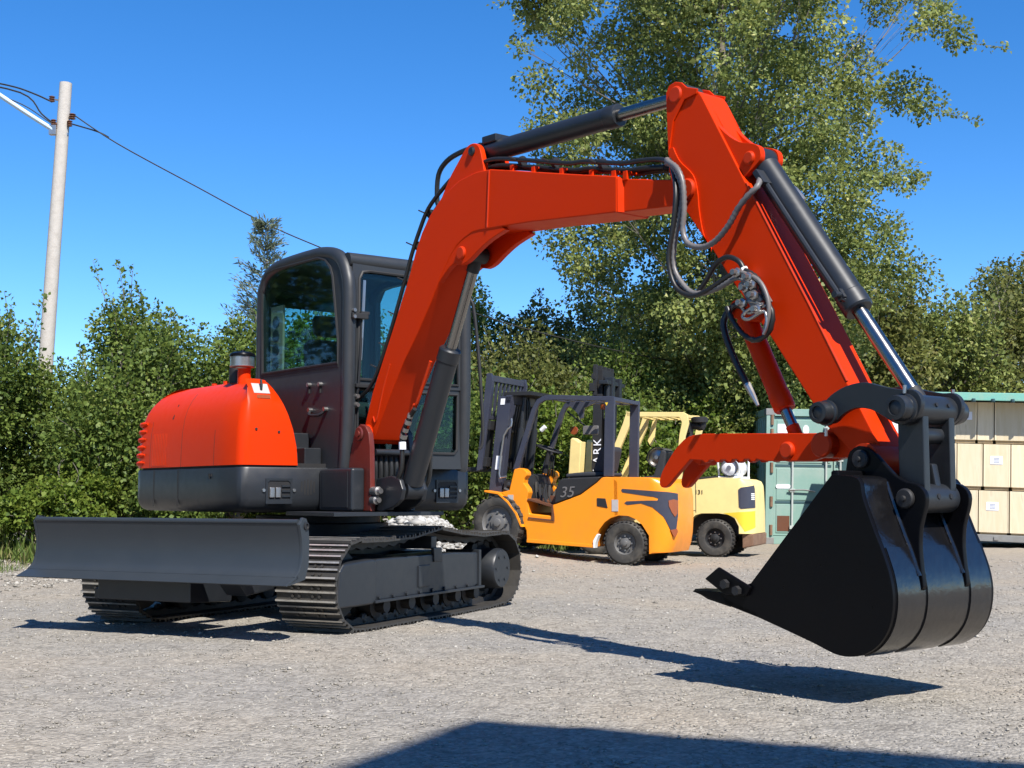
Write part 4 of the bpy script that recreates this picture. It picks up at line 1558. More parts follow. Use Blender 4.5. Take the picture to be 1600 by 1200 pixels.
# ---- hood
hood_plan = [(-0.6, -0.99), (0.3, -0.99), (0.585, -0.99), (0.63, -0.975), (0.655, -0.94), (0.66, -0.90), (0.66, -0.75), (0.66, -0.556), (0.40, -0.47), (-0.05, -0.43), (-0.44, -0.42), (-0.44, 0.3), (-0.44, 0.93)] + smooth_pts(TAIL, 4)[::-1]
if area2(hood_plan) < 0:
    hood_plan = hood_plan[::-1]
rings = []
HOOD_D = ((1.075, 0.0), (1.20, 0.003), (1.32, 0.010), (1.42, 0.026), (1.49, 0.048), (1.55, 0.080), (1.60, 0.120), (1.635, 0.160), (1.655, 0.198), (1.668, 0.240), (1.672, 0.285))


def hood_in(z):
    return float(np.interp(z, [a for a, b in HOOD_D], [b for a, b in HOOD_D]))


for z, d in HOOD_D:
    rr_ = []
    base_ = inset_ring(hood_plan, min(d, 0.2), 1.0)
    for (p, q), (p0, q0) in zip(base_, hood_plan):
        if -0.45 < p0 < 0.5 and q0 > -0.75 or (p0 > 0.5 and q0 > -0.7):
            p, q = p0, q0
        if p0 > 0.5:
            p = p0 - d * 0.75
        if p0 < -0.85:
            p += d * 0.75 + max(0, d - 0.2) * 1.2
        if q0 < -0.85:
            q += max(0, d - 0.2) * 0.6
        # the inner edge of the front nose leans outboard as it rises
        if p0 > 0.1 and q0 > -0.7 or (p0 > -0.1 and q0 > -0.5):
            q -= 0.175 * max(0, (z - 1.1) / 0.57) ** 1.7 * (1 if p0 > 0.5 else 1.1 if p0 > 0.1 else 0.6)
            p -= 0.02 * max(0, (z - 1.3) / 0.37) ** 2
        rr_.append(L(p, z, q))
    rings.append(rr_)
hood = obj('engine_hood', MB().loops(rings, True, True), 'orange', exc, ang=50)
m = MB()
for i, z in enumerate(np.linspace(1.115, 1.41, 6)):
    sh_ = 0.018 * max(0, (z - 1.2)) / 0.2
    c = [L(-0.90, z, -0.985 + sh_), L(-1.0, z - 0.004, -0.985 + sh_), L(-1.075 + sh_ * 0.5, z - 0.006, -0.945 + sh_), L(-1.165 + sh_ * 0.5, z - 0.006, -0.78 + sh_)]
    lv = MB().tube(c, [0.010, 0.020, 0.021, 0.021, 0.018], 8, 3)
    obj('louvre', lv, 'orange', hood)
m = MB()
for i in range(9):
    p = -0.76 + 0.028 * i
    m.loops([[L(p, 1.09, -0.993), L(p + 0.012, 1.09, -0.993), L(p + 0.012, 1.325, -0.983), L(p, 1.325, -0.983)], [L(p, 1.09, -0.97), L(p + 0.012, 1.09, -0.97), L(p + 0.012, 1.325, -0.96), L(p, 1.325, -0.96)]])
obj('grille', m, 'orange_old', hood)
m = MB().loops([[L(-0.468 - dp, 1.425, -0.966), L(-0.452 - dp, 1.425, -0.966), L(-0.452, 1.535, -0.920 + 0.0), L(-0.468, 1.535, -0.920)] for dp in (0,)] + [[L(-0.468, 1.425, -0.93), L(-0.452, 1.425, -0.93), L(-0.452, 1.535, -0.86), L(-0.468, 1.535, -0.86)]])
obj('slot', m, 'black_matt', hood)
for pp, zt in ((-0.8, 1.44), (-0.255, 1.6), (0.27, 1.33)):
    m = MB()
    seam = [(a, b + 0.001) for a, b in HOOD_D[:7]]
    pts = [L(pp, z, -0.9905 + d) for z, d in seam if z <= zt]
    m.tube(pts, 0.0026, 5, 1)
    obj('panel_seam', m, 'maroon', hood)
m = MB()
for p_, q_, z_ in ((0.655, -0.87, 1.315), (0.655, -0.70, 1.30)):
    m.cyl(L(p_ - 0.01, z_, q_), L(p_ + 0.004, z_, q_), 0.009, n=8)
obj('screw', m, 'black_matt', hood)
def hood_patch(z0, p0, z1, p1, q0, q1, th=0.004):
    n_ = (UF * (z1 - z0) + ZZ * (p0 - p1)).normalized() * th
    a = [L(p0, z0, q0), L(p0, z0, q1), L(p1, z1, q1), L(p1, z1, q0)]
    return MB().loops([[v - n_ for v in a], [v + n_ for v in a]])


m = hood_patch(1.56, 0.66 - 0.75 * hood_in(1.56), 1.628, 0.66 - 0.75 * hood_in(1.628), -0.86, -0.74)
st_ = obj('warning_label', m, 'sticker', hood)
m = hood_patch(1.525, 0.66 - 0.75 * hood_in(1.525), 1.55, 0.66 - 0.75 * hood_in(1.55), -0.845, -0.745)
obj('warning_strip', m, 'red_lens', hood)
m = MB().tube([L(0.58, 1.585, -0.80), L(0.585, 1.62, -0.80), L(0.575, 1.655, -0.80)], 0.009, 8, 1)
obj('hood_latch', m, 'black_matt', hood)
# intake pre-cleaner on its neck
m = MB().lathe(L(0.26, 1.58, -0.765), ZZ, [(0.05, 0), (0.047, 0.05), (0.045, 0.17), (0.046, 0.18)], 24)
pc = obj('intake_neck', m, 'orange', exc)
m = MB().lathe(L(0.26, 1.755, -0.78), ZZ, [(0.045, 0), (0.047, 0.006), (0.083, 0.010), (0.088, 0.015), (0.088, 0.022)], 32)
obj('bowl_base', m, 'steel', pc)
m = MB().lathe(L(0.26, 1.777, -0.78), ZZ, [(0.084, 0), (0.086, 0.06)], 32)
obj('bowl', m, 'steel', pc)
m = MB().lathe(L(0.26, 1.837, -0.78), ZZ, [(0.091, 0), (0.092, 0.009), (0.086, 0.022), (0.06, 0.034), (0.015, 0.04), (0.013, 0.048), (0.004, 0.05)], 32)
obj('cap', m, 'black_gloss', pc)
m = MB()
m.cyl(L(0.05, 1.64, -0.72), L(0.05, 1.78, -0.72), 0.05, n=14)
m.cyl(L(0.13, 1.62, -0.68), L(0.13, 1.76, -0.68), 0.022, n=10)
obj('exhaust_stub', m, 'black_matt', exc)
m = MB()
for p_, q_ in ((-0.05, -0.75), (-0.3, -0.72), (-0.18, -0.66)):
    m.cyl(L(p_, 1.66, q_), L(p_, 1.69, q_), 0.02, n=8)
obj('hood_knob', m, 'orange_old', hood)

# ---- step and tool box ahead of the cab on the right
m = MB().frbox(L, 0.67, 1.10, 0.765, 1.055, -0.395, -0.29)
tb = obj('tool_box', m, 'charcoal', exc, bevel=0.02, seg=3)
m = MB().frbox(L, 0.72, 1.05, 0.79, 1.03, -0.399, -0.394)
obj('lid', m, 'charcoal', tb, bevel=0.006)
m = MB().frbox(L, 0.62, 1.25, 0.735, 0.762, -0.62, 0.25)
obj('deck_plate', m, 'charcoal', exc, bevel=0.004)
# steps up to the hood
m = plate([(0.26, 1.06), (0.26, 1.31), (0.43, 1.31), (0.43, 1.20), (0.60, 1.20), (0.60, 1.06)], -0.47, -0.335)
obj('step', m, 'charcoal', exc, bevel=0.01)
m = MB().cyl(L(0.42, 1.12, -0.472), L(0.42, 1.12, -0.45), 0.09, n=20)
obj('step_pipe', m, 'black_matt', exc)

# ---- cab
QR, QL = -0.32, 0.74
cab_out = [(-0.41, 1.06), (-0.405, 1.785), (-0.405, 2.36), (-0.385, 2.46), (-0.33, 2.545), (-0.22, 2.595), (-0.043, 2.615), (0.43, 2.62), (0.62, 2.60), (0.74, 2.565), (0.82, 2.50), (0.86, 2.42), (0.885, 2.29), (0.888, 1.98), (0.885, 1.49), (0.86, 1.12), (0.85, 1.06)]
win_r = [(-0.315, 1.785), (0.785, 1.785), (0.785, 1.94), (0.70, 2.40), (0.665, 2.47), (0.60, 2.53), (0.50, 2.56), (-0.14, 2.565), (-0.25, 2.55), (-0.32, 2.50), (-0.35, 2.43)]
m = MB().ring_panel(L, cab_out, win_r, QR, QR + 0.05)
m.ring_panel(L, cab_out, [(-0.30, 1.22), (0.74, 1.22), (0.76, 1.94), (0.69, 2.38), (0.62, 2.48), (0.50, 2.53), (-0.14, 2.53), (-0.25, 2.52), (-0.32, 2.43)], QL - 0.05, QL)
# back
m.ring_panel(lambda x, y, q: L(q, y, x), [(QR + 0.05, 1.06), (QL - 0.05, 1.06), (QL - 0.05, 2.55), (QR + 0.05, 2.55)], [(QR + 0.14, 1.75), (QL - 0.14, 1.75), (QL - 0.12, 1.8), (QL - 0.12, 2.38), (QL - 0.18, 2.44), (QR + 0.18, 2.44), (QR + 0.12, 2.38), (QR + 0.12, 1.8)], -0.405, -0.36)
# roof and floor
roof_pts = [(p, z - 0.006) for p, z in cab_out[2:12]]
m.loops([[L(p, z, q) for p, z in roof_pts + [(p, z - 0.03) for p, z in roof_pts[::-1]]] for q in (QR + 0.04, QL - 0.04)])
m.frbox(L, -0.38, 0.84, 1.06, 1.12, QR + 0.05, QL - 0.05)
# front, upper and lower openings
FRP = lambda x, y, q: L(q, y, x)
up_o = [(QR + 0.05, 1.635), (QL - 0.05, 1.635), (QL - 0.05, 2.53), (QR + 0.05, 2.53)]
up_i = [(-0.215, 1.67), (0.635, 1.67), (0.635, 2.37), (0.60, 2.42), (0.55, 2.43), (-0.13, 2.43), (-0.19, 2.42), (-0.215, 2.37)]
lo_o = [(QR + 0.05, 1.06), (QL - 0.05, 1.06), (QL - 0.05, 1.635), (QR + 0.05, 1.635)]
lo_i = [(-0.20, 1.17), (0.61, 1.17), (0.635, 1.2), (0.635, 1.60), (-0.215, 1.60), (-0.215, 1.2)]
m.ring_panel(FRP, up_o, up_i, 0.835, 0.882)
m.ring_panel(FRP, lo_o, lo_i, 0.835, 0.872)
cab = obj('cab', m, 'charcoal_cab', exc, ang=40)
# rounded pillars and roof rails
for q in (QR + 0.035, QL - 0.035):
    m = MB().tube([L(p - 0.02 * (1 if p > 0 else -1), z - (0.02 if z > 2.4 else 0), q) for p, z in cab_out], 0.048, 12, 3)
    obj('rail', m, 'charcoal_cab', cab, ang=60)
m = MB().tube([L(0.835, 2.50, QR + 0.03), L(0.84, 2.505, 0.2), L(0.835, 2.50, QL - 0.03)], 0.055, 12, 2)
obj('front_header', m, 'charcoal_cab', cab, ang=60)
# glass
def pane(name, prof, fr, q0, q1):
    return obj(name, MB().prism(fr, prof, q0, q1), 'glass', cab)


pane('side_window', win_r, L, QR + 0.012, QR + 0.018)
pane('door_window', [(-0.30, 1.22), (0.74, 1.22), (0.76, 1.94), (0.69, 2.38), (0.62, 2.48), (0.50, 2.53), (-0.14, 2.53), (-0.25, 2.52), (-0.32, 2.43)], L, QL - 0.018, QL - 0.012)
pane('front_window', up_i, FRP, 0.862, 0.868)
pane('front_window', lo_i, FRP, 0.852, 0.858)
pane('rear_window', [(QR + 0.14, 1.75), (QL - 0.14, 1.75), (QL - 0.12, 1.8), (QL - 0.12, 2.38), (QL - 0.18, 2.44), (QR + 0.18, 2.44), (QR + 0.12, 2.38), (QR + 0.12, 1.8)], FRP, -0.388, -0.382)


def seal(prof, fr, q, r=0.011):
    pts = [fr(x, y, q) for x, y in prof]
    return MB().tube(pts + [pts[0]], r, 6, 1)


obj('window_seal', seal(win_r, L, QR - 0.001), 'black_matt', cab)
obj('window_seal', seal(up_i, FRP, 0.884), 'black_matt', cab)
obj('window_seal', seal(lo_i, FRP, 0.874), 'black_matt', cab)
m = MB().frbox(L, -0.33, 0.79, 1.755, 1.783, QR - 0.004, QR + 0.001)
obj('window_sill', m, 'black_matt', cab)
# round speaker grilles on the rear corner trim
m = MB().frbox(L, -0.30, -0.11, 1.80, 2.30, QR + 0.055, QR + 0.075)
tr_ = obj('corner_trim', m, 'beige_trim', cab, bevel=0.006)
for z in (1.865, 1.965, 2.07, 2.175):
    m = MB().cyl(L(-0.205, z, QR + 0.056), L(-0.205, z, QR + 0.045), 0.046, n=24)
    obj('vent_disc', m, 'navy_metal', cab)
# grab handles and knobs on the lower side panel
for pts in (([0.43, 1.47], [0.47, 1.435], [0.6, 1.43], [0.645, 1.465]),):
    m = MB().tube([L(p, z, QR - (0.012 if i in (0, 3) else 0.04)) for i, (p, z) in enumerate(pts)], 0.011, 8, 3)
    h_ = obj('grab_handle', m, 'black_matt', cab)
    for p, z in (pts[0], pts[3]):
        m = MB().cyl(L(p, z + 0.005, QR), L(p, z + 0.005, QR - 0.03), 0.016, n=10)
        obj('handle_end', m, 'steel', h_)
for p, z in ((0.41, 1.655), (0.565, 1.65)):
    m = MB().cyl(L(p, z, QR), L(p, z, QR - 0.028), 0.016, n=12)
    k_ = obj('knob', m, 'steel', cab)
    m = MB().frbox(L, p - 0.025, p - 0.005, z - 0.06, z + 0.005, QR - 0.012, QR)
    obj('knob_plate', m, 'black_matt', k_)
# wiper with its arm
m = MB()
m.tube([L(0.90, 1.55, -0.24), L(0.915, 1.62, -0.235), L(0.91, 1.90, -0.215), L(0.905, 2.12, -0.205)], 0.009, 6, 2)
wp = obj('wiper', m, 'black_matt', cab)
m = MB().tube([L(0.905, 1.80, -0.215), L(0.907, 2.1, -0.20), L(0.90, 2.36, -0.185)], 0.011, 6, 2)
obj('wiper_blade', m, 'steel', wp)
m = MB().frbox(L, 0.885, 0.935, 2.085, 2.125, -0.30, -0.17)
m.frbox(L, 0.885, 0.92, 2.12, 2.14, -0.22, -0.15)
obj('bracket', m, 'black_matt', cab, bevel=0.004)
m = MB()
for z in (2.095, 2.14):
    m.cyl(L(0.885, z, -0.285), L(0.945, z, -0.285), 0.013, n=8)
obj('bracket_bolt', m, 'steel', cab)
m = MB().frbox(L, 0.88, 0.93, 1.61, 1.635, -0.26, 0.0)
obj('front_catch', m, 'black_matt', cab, bevel=0.003)
m = MB()
for z in (1.49, 1.55):
    m.lathe(L(0.87, z, -0.235), UF, [(0.02, 0), (0.022, 0.02), (0.014, 0.045)], 12)
obj('wiper_pivot', m, 'steel', cab)
m = MB().tube([L(0.93, 1.21, 0.80), L(0.94, 1.26, 0.82), L(0.94, 1.45, 0.82), L(0.92, 1.88, 0.80), L(0.90, 2.28, 0.76), L(0.88, 2.30, 0.72)], 0.013, 8, 3)
obj('grab_rail', m, 'black_matt', cab)
# seat, console, steering levers
m = MB().frbox(L, -0.15, 0.38, 1.42, 1.56, -0.02, 0.46)
seat = obj('seat', m, 'seat_cloth', cab, bevel=0.05, seg=3)
m = plate([(-0.22, 1.54), (-0.30, 2.05), (-0.18, 2.08), (-0.06, 1.56)], 0.0, 0.44)
obj('backrest', m, 'seat_cloth', seat, bevel=0.045, seg=3)
m = plate([(-0.29, 2.10), (-0.31, 2.26), (-0.21, 2.27), (-0.19, 2.10)], 0.08, 0.36)
obj('headrest', m, 'seat_cloth', seat, bevel=0.04, seg=3)
m = MB().frbox(L, -0.1, 0.1, 1.12, 1.43, 0.1, 0.34)
obj('seat_base', m, 'black_matt', seat)
for q0, q1 in ((-0.2, -0.06), (0.50, 0.64)):
    m = plate([(-0.2, 1.12), (-0.2, 1.62), (0.25, 1.70), (0.42, 1.62), (0.42, 1.5), (0.2, 1.12)], q0, q1)
    cs = obj('console', m, 'black_matt', cab, bevel=0.03)
    m = MB().tube([L(0.34, 1.66, (q0 + q1) / 2), L(0.36, 1.80, (q0 + q1) / 2), L(0.35, 1.86, (q0 + q1) / 2)], [0.012, 0.012, 0.026], 10, 2)
    obj('joystick', m, 'black_matt', cs)
m = MB()
for q in (0.12, 0.30):
    m.tube([L(0.62, 1.12, q), L(0.64, 1.55, q), L(0.58, 1.76, q)], 0.012, 8, 2)
obj('travel_lever', m, 'black_matt', cab)
m = MB().frbox(L, 0.50, 0.70, 1.55, 1.86, 0.50, 0.62)
obj('monitor', m, 'black_matt', cab, bevel=0.02)

# ---- swing post and boom foot
post_prof = [(0.84, 0.765), (0.88, 1.10), (0.93, 1.26), (0.965, 1.325), (1.02, 1.352), (1.085, 1.335), (1.125, 1.29), (1.145, 1.19), (1.16, 0.765)]
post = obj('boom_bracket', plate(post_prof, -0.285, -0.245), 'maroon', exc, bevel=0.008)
obj('bracket_plate', plate(post_prof, 0.035, 0.075), 'charcoal', post, bevel=0.008)
m = MB().frbox(L, 0.80, 1.02, 0.765, 1.16, -0.245, 0.035)
m.frbox(L, 1.02, 1.12, 0.765, 0.98, -0.245, 0.035)
obj('casting', m, 'charcoal', post, bevel=0.03)
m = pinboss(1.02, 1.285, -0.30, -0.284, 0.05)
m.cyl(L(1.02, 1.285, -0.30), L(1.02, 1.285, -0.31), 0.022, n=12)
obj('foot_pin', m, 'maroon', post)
m = MB().cyl(L(1.14, 1.16, -0.24), L(1.14, 1.16, 0.03), 0.022, n=12)
obj('cross_bar', m, 'charcoal', post)
m = MB()
for k in range(6):
    q = -0.215 + 0.042 * k
    m.tube([L(1.03, 1.165, q), L(1.09, 1.14, q), L(1.11, 1.03, q), L(1.10, 0.93, q)], 0.017, 8, 2)
obj('hose_bundle', m, 'hose', post)
cyl_base = [(1.06, 0.765), (1.10, 0.98), (1.30, 1.0), (1.40, 0.975), (1.435, 0.91), (1.41, 0.84), (1.34, 0.80), (1.2, 0.765)]
for q in (-0.20, -0.03):
    obj('cylinder_lug', plate(cyl_base, q - 0.017, q + 0.017), 'charcoal', post, bevel=0.008)
m = MB()
m.lathe(L(1.15, 0.90, -0.262), UF, [(0.03, 0), (0.03, 0.07), (0.018, 0.075), (0.018, 0.1)], 12)
m.lathe(L(1.15, 0.84, -0.262), UF, [(0.03, 0), (0.03, 0.05), (0.018, 0.055), (0.018, 0.08)], 12)
obj('hose_fitting', m, 'steel', post)

# ---- boom
BW = 0.125
bt = [(0.985, 1.315), (0.995, 1.357), (1.085, 1.57), (1.20, 1.765), (1.328, 1.98), (1.439, 2.175), (1.505, 2.29), (1.584, 2.455), (1.655, 2.57), (1.745, 2.67), (1.885, 2.772), (2.065, 2.838), (2.23, 2.856), (2.371, 2.846), (2.624, 2.787), (3.092, 2.675), (3.48, 2.586)]
bb = [(3.48, 2.386), (2.783, 2.452), (2.457, 2.474), (2.27, 2.485), (2.193, 2.484), (2.104, 2.458), (2.035, 2.425), (1.973, 2.375), (1.878, 2.268), (1.761, 2.102), (1.60, 1.90), (1.459, 1.745), (1.341, 1.59), (1.10, 1.242), (1.03, 1.225), (0.985, 1.25)]
m = plate(bt + bb, QB - BW, QB + BW)
boom = obj('boom', m, 'orange', exc, bevel=0.009, ang=28)
m = plate([(3.47, 2.58), (3.95, 2.478), (4.03, 2.475), (4.075, 2.43), (4.06, 2.375), (4.0, 2.345), (3.47, 2.392)], QB - BW + 0.035, QB + BW - 0.035)
obj('boom_nose', m, 'orange', boom, bevel=0.008)
m = MB()
m.loops([[L(3.485, z, QB - BW + d) for z, d in ((2.582, 0.004), (2.39, 0.004))], [L(3.505, z, QB - BW + 0.036) for z in (2.568, 2.388)]], False, False, False)
obj('nose_flare', m, 'orange', boom)
obj('foot_boss', pinboss(1.03, 1.285, QB - BW - 0.012, QB + BW + 0.012, 0.065), 'orange', boom)
# weld seam and end of the reinforcing plate
m = MB().tube([L(2.37, 2.84, QB - BW - 0.001), L(2.36, 2.66, QB - BW - 0.001), L(2.35, 2.49, QB - BW - 0.001)], 0.006, 6, 2)
obj('weld_seam', m, 'orange_old', boom)
m = MB().tube([L(1.10, 1.40, QB - BW), L(1.125, 1.36, QB - BW), L(1.16, 1.42, QB - BW), L(1.22, 1.58, QB - BW), L(1.30, 1.74, QB - BW)], 0.007, 6, 3)
obj('weld_seam', m, 'orange_old', boom)
# boom cylinder lugs under the bend
lug = smooth_pts([(1.80, 2.18), (1.90, 2.265), (1.99, 2.315), (2.07, 2.30), (2.15, 2.315), (2.24, 2.36), (2.36, 2.41), (2.52, 2.45)], 3) + [(2.45, 2.50), (2.2, 2.52), (1.95, 2.40)]
lug2 = [(p + 0.0, z - 0.0) for p, z in lug]
for q in (QB - BW + 0.004, QB + BW - 0.044):
    obj('cylinder_lug', plate(lug2, q, q + 0.04), 'orange', boom, bevel=0.006)
m = pinboss(2.085, 2.372, QB - BW - 0.012, QB - BW + 0.02, 0.042)
obj('lug_pin', m, 'orange_old', boom)
# lugs for the arm cylinder on the back of the bend
slug = smooth_pts([(1.84, 2.75), (1.93, 2.87), (2.03, 2.965), (2.11, 3.035), (2.18, 3.05), (2.24, 3.02), (2.27, 2.95), (2.30, 2.84)], 3)
for q in (QB - 0.11, QB + 0.07):
    obj('cylinder_lug', plate(slug, q, q + 0.04), 'orange', boom, bevel=0.006)
m = pinboss(2.175, 3.0, QB - 0.125, QB + 0.125, 0.03)
obj('lug_pin', m, 'charcoal', boom)
# hose clamps along the back of the boom
for p, z in ((2.55, 2.81), (2.75, 2.76), (3.0, 2.70), (3.25, 2.64), (3.43, 2.60), (3.52, 2.58)):
    m = MB().frbox(L, p - 0.016, p + 0.016, z - 0.02, z + 0.03, QB - 0.10, QB - 0.08)
    m.frbox(L, p - 0.016, p + 0.016, z + 0.018, z + 0.03, QB - 0.08, QB - 0.02)
    obj('hose_clamp', m, 'orange', boom, bevel=0.003)


# ---- hydraulic cylinders
def ram(name, a, b, t, r, rr, mat='charcoal', rodmat='chrome', q=QB, eye=0.05, barrel_end=None):
    """Barrel from a towards b over fraction t, then the rod to b."""
    a = L(a[0], a[1], q)
    b = L(b[0], b[1], q)
    d = (b - a).normalized()
    mid = a + (b - a) * t
    m = MB()
    m.lathe(a + d * 0.05, d, [(r * 0.5, -0.02), (r, 0.0), (r, (mid - a).length - 0.14), (r * 1.06, (mid - a).length - 0.135), (r * 1.06, (mid - a).length - 0.06), (r * 0.95, (mid - a).length - 0.05)], 28)
    m.cyl(a - UW * r * 0.9, a + UW * r * 0.9, r * 0.95, n=20)
    cy = obj(name, m, mat, exc)
    m = MB().cyl(mid - d * 0.02, b - d * eye * 0.7, rr, n=24)
    obj('rod', m, rodmat, cy)
    m = MB().cyl(b - UW * eye * 1.2, b + UW * eye * 1.2, eye, n=20)
    m.cyl(b - d * eye * 2.2, b, rr * 1.15, n=20)
    obj('rod_eye', m, 'black_matt' if mat == 'charcoal' else mat, cy)
    return cy, a, b, d, mid


bc_, *_r = ram('boom_cylinder', (1.368, 0.909), (2.085, 2.372), 0.615, 0.069, 0.036)
sc_, sa, sb, sd, sm = ram('arm_cylinder', (2.175, 3.005), (3.90, 2.95), 0.70, 0.062, 0.036, q=QB)
m = MB().box(sa + sd * 0.10 + ZZ * 0.065, 0.14, 0.12, 0.05, (sd, UW, ZZ))
obj('port_block', m, 'charcoal', sc_, bevel=0.008)
bk, ba, bb_, bd, bmid = ram('bucket_cylinder', (4.375, 2.505), (5.25, 1.235), 0.63, 0.066, 0.034)
side_n = UW
m = MB().tube([ba + bd * 0.16 - UW * 0.085 + UF * 0.0, ba + bd * 0.5 - UW * 0.09, ba + bd * 0.86 - UW * 0.085, ba + bd * 0.92 - UW * 0.06], 0.013, 8, 2)
obj('steel_pipe', m, 'charcoal', bk)
for dq in (-0.085, 0.085):
    m = MB().box(ba + bd * 0.14 + UW * dq, 0.09, 0.07, 0.03, (bd, UW, bd.cross(UW)))
    obj('port_block', m, 'charcoal', bk, bevel=0.004)
m = MB().box(ba + bd * 0.89 - UW * 0.06, 0.05, 0.05, 0.04, (bd, UW, bd.cross(UW)))
m.cyl(ba + bd * 0.89 - UW * 0.06, ba + bd * 0.89 - UW * 0.12, 0.018, n=8)
obj('port_block', m, 'charcoal', bk, bevel=0.004)
m = MB().tube([ba + bd * 0.15 + UW * 0.10, ba + bd * 0.17 + UW * 0.14 + ZZ * 0.0, ba + bd * 0.24 + UW * 0.15], 0.013, 8, 2)
obj('hose_end', m, 'steel', bk)

# ---- arm
AW = 0.097
arm_p = [(3.853, 2.55), (3.853, 2.90), (3.90, 2.955), (4.055, 2.915), (4.078, 2.885), (4.35, 2.398), (4.72, 1.743), (4.935, 1.352), (5.10, 1.06), (5.11, 1.0), (5.075, 0.965), (5.02, 0.975), (4.97, 1.035), (4.81, 1.181), (4.504, 1.605), (4.249, 1.93), (4.139, 2.085), (3.98, 2.30), (3.90, 2.40)]
arm = obj('arm', plate(arm_p, QB - AW, QB + AW), 'orange', exc, bevel=0.008, ang=28)
head = [(3.852, 2.62), (3.842, 2.88), (3.84, 2.955), (3.862, 2.99), (3.905, 3.0), (3.95, 2.985), (3.985, 2.952), (4.06, 2.925), (4.05, 2.90), (3.97, 2.89), (3.89, 2.80)]
for q0, q1 in ((QB - AW - 0.012, QB - AW), (QB + AW, QB + AW + 0.012)):
    obj('head_plate', plate(head, q0, q1), 'orange', arm, bevel=0.004)
obj('head_pin', pinboss(3.91, 2.93, QB - AW - 0.022, QB + AW + 0.022, 0.045), 'orange_old', arm)
# doubler round the boom pivot
dbl = smooth_pts([(3.885, 2.66), (3.93, 2.58), (4.02, 2.49), (4.05, 2.40), (4.06, 2.30), (4.085, 2.18), (4.13, 2.085)], 4)
dbl = dbl + [(4.135, 2.095), (3.98, 2.302), (3.90, 2.40), (3.855, 2.54), (3.856, 2.66)]
for q0, q1 in ((QB - AW - 0.010, QB - AW - 0.0005), (QB + AW + 0.0005, QB + AW + 0.010)):
    obj('doubler', plate(dbl, q0, q1), 'orange', arm, bevel=0.003)
obj('pivot_pin', pinboss(3.985, 2.42, QB - AW - 0.03, QB + AW + 0.03, 0.055), 'orange_old', arm)
al = smooth_pts([(4.085, 2.86), (4.13, 2.77), (4.22, 2.665), (4.31, 2.60), (4.39, 2.575), (4.435, 2.545), (4.44, 2.49), (4.40, 2.455)], 3) + [(4.34, 2.42), (4.34, 2.41), (4.10, 2.84)]
for q in (QB - 0.085, QB + 0.05):
    obj('cylinder_lug', plate(al, q, q + 0.035), 'orange', arm, bevel=0.005)
obj('lug_pin', pinboss(4.375, 2.505, QB - 0.10, QB + 0.10, 0.034), 'orange_old', arm)
m = MB().tube([L(4.36, 2.385, QB - AW + 0.004), L(4.72, 1.748, QB - AW + 0.004), L(4.92, 1.38, QB - AW + 0.004)], 0.006, 6, 1)
obj('weld_seam', m, 'orange_old', arm)
m = MB().cyl(L(5.045, 1.03, QB - AW - 0.06), L(5.045, 1.03, QB + AW + 0.06), 0.07, n=24)
obj('tip_boss', m, 'orange_old', arm)

# ---- bucket linkage
lk = smooth_pts([(4.825, 1.235), (4.838, 1.275), (4.885, 1.318), (4.965, 1.352), (5.06, 1.362), (5.16, 1.336), (5.245, 1.318), (5.30, 1.315), (5.335, 1.285), (5.338, 1.24), (5.31, 1.195), (5.26, 1.172), (5.21, 1.177), (5.16, 1.205), (5.09, 1.242), (5.01, 1.252), (4.945, 1.228), (4.90, 1.195), (4.85, 1.195)], 3, True)
for q0, q1, nm in ((QB - 0.165, QB - 0.135, 'tipping_link'), (QB + 0.135, QB + 0.165, 'tipping_link')):
    lo = obj(nm, plate(lk, q0, q1), 'link_grey', exc, bevel=0.005)
    sg = -1 if q0 < QB else 1
    for (p, z, r) in ((4.865, 1.238, 0.05), (5.262, 1.238, 0.055)):
        qa = QB + sg * 0.166
        m = MB().lathe(L(p, z, qa), UW * sg, [(r * 1.15, 0), (r * 1.15, 0.012), (r, 0.016), (r, 0.055), (r * 0.92, 0.062), (r * 0.92, 0.072), (r * 0.6, 0.074), (r * 0.58, 0.066), (r * 0.5, 0.066), (r * 0.3, 0.07)], 28)
        obj('link_pin', m, 'link_grey', lo)
    m = MB().cyl(L(4.865, 1.17, QB + sg * 0.18), L(4.865, 1.135, QB + sg * 0.18), 0.008, n=8)
    obj('grease_nipple', m, 'steel', lo)
    m = MB().cyl(L(5.27, 1.30, QB + sg * 0.18), L(5.272, 1.335, QB + sg * 0.18), 0.008, n=8)
    obj('grease_nipple', m, 'steel', lo)
m = MB().cyl(L(5.262, 1.238, QB - 0.134), L(5.262, 1.238, QB + 0.134), 0.062, n=28)
hl = obj('bucket_link', m, 'link_grey', exc)
m = MB().cyl(L(5.262, 0.862, QB - 0.135), L(5.262, 0.862, QB + 0.135), 0.062, n=28, ch=0.006)
obj('lower_tube', m, 'charcoal', hl)
for s in (-1, 1):
    q0, q1 = sorted((QB + s * 0.075, QB + s * 0.118))
    m = MB().frbox(L, 5.19, 5.315, 0.89, 1.21, q0, q1)
    obj('side_bar', m, 'link_grey', hl, bevel=0.006)
m = MB().cyl(L(5.255, 1.13, QB - 0.08), L(5.255, 1.13, QB + 0.08), 0.036, n=18)
obj('cross_tube', m, 'charcoal', hl)
m = plate([(5.235, 0.90), (5.25, 1.01), (5.275, 1.01), (5.295, 0.90)], QB + 0.0, QB + 0.045)
obj('grease_guard', m, 'charcoal', hl, bevel=0.01)
m = MB()
for q in (QB - 0.03, QB + 0.06):
    m.cyl(L(5.318, 1.255, q), L(5.328, 1.257, q), 0.009, n=6)
    m.cyl(L(5.318, 0.87, q), L(5.327, 0.871, q), 0.012, n=6)
obj('grease_nipple', m, 'black_matt', hl)

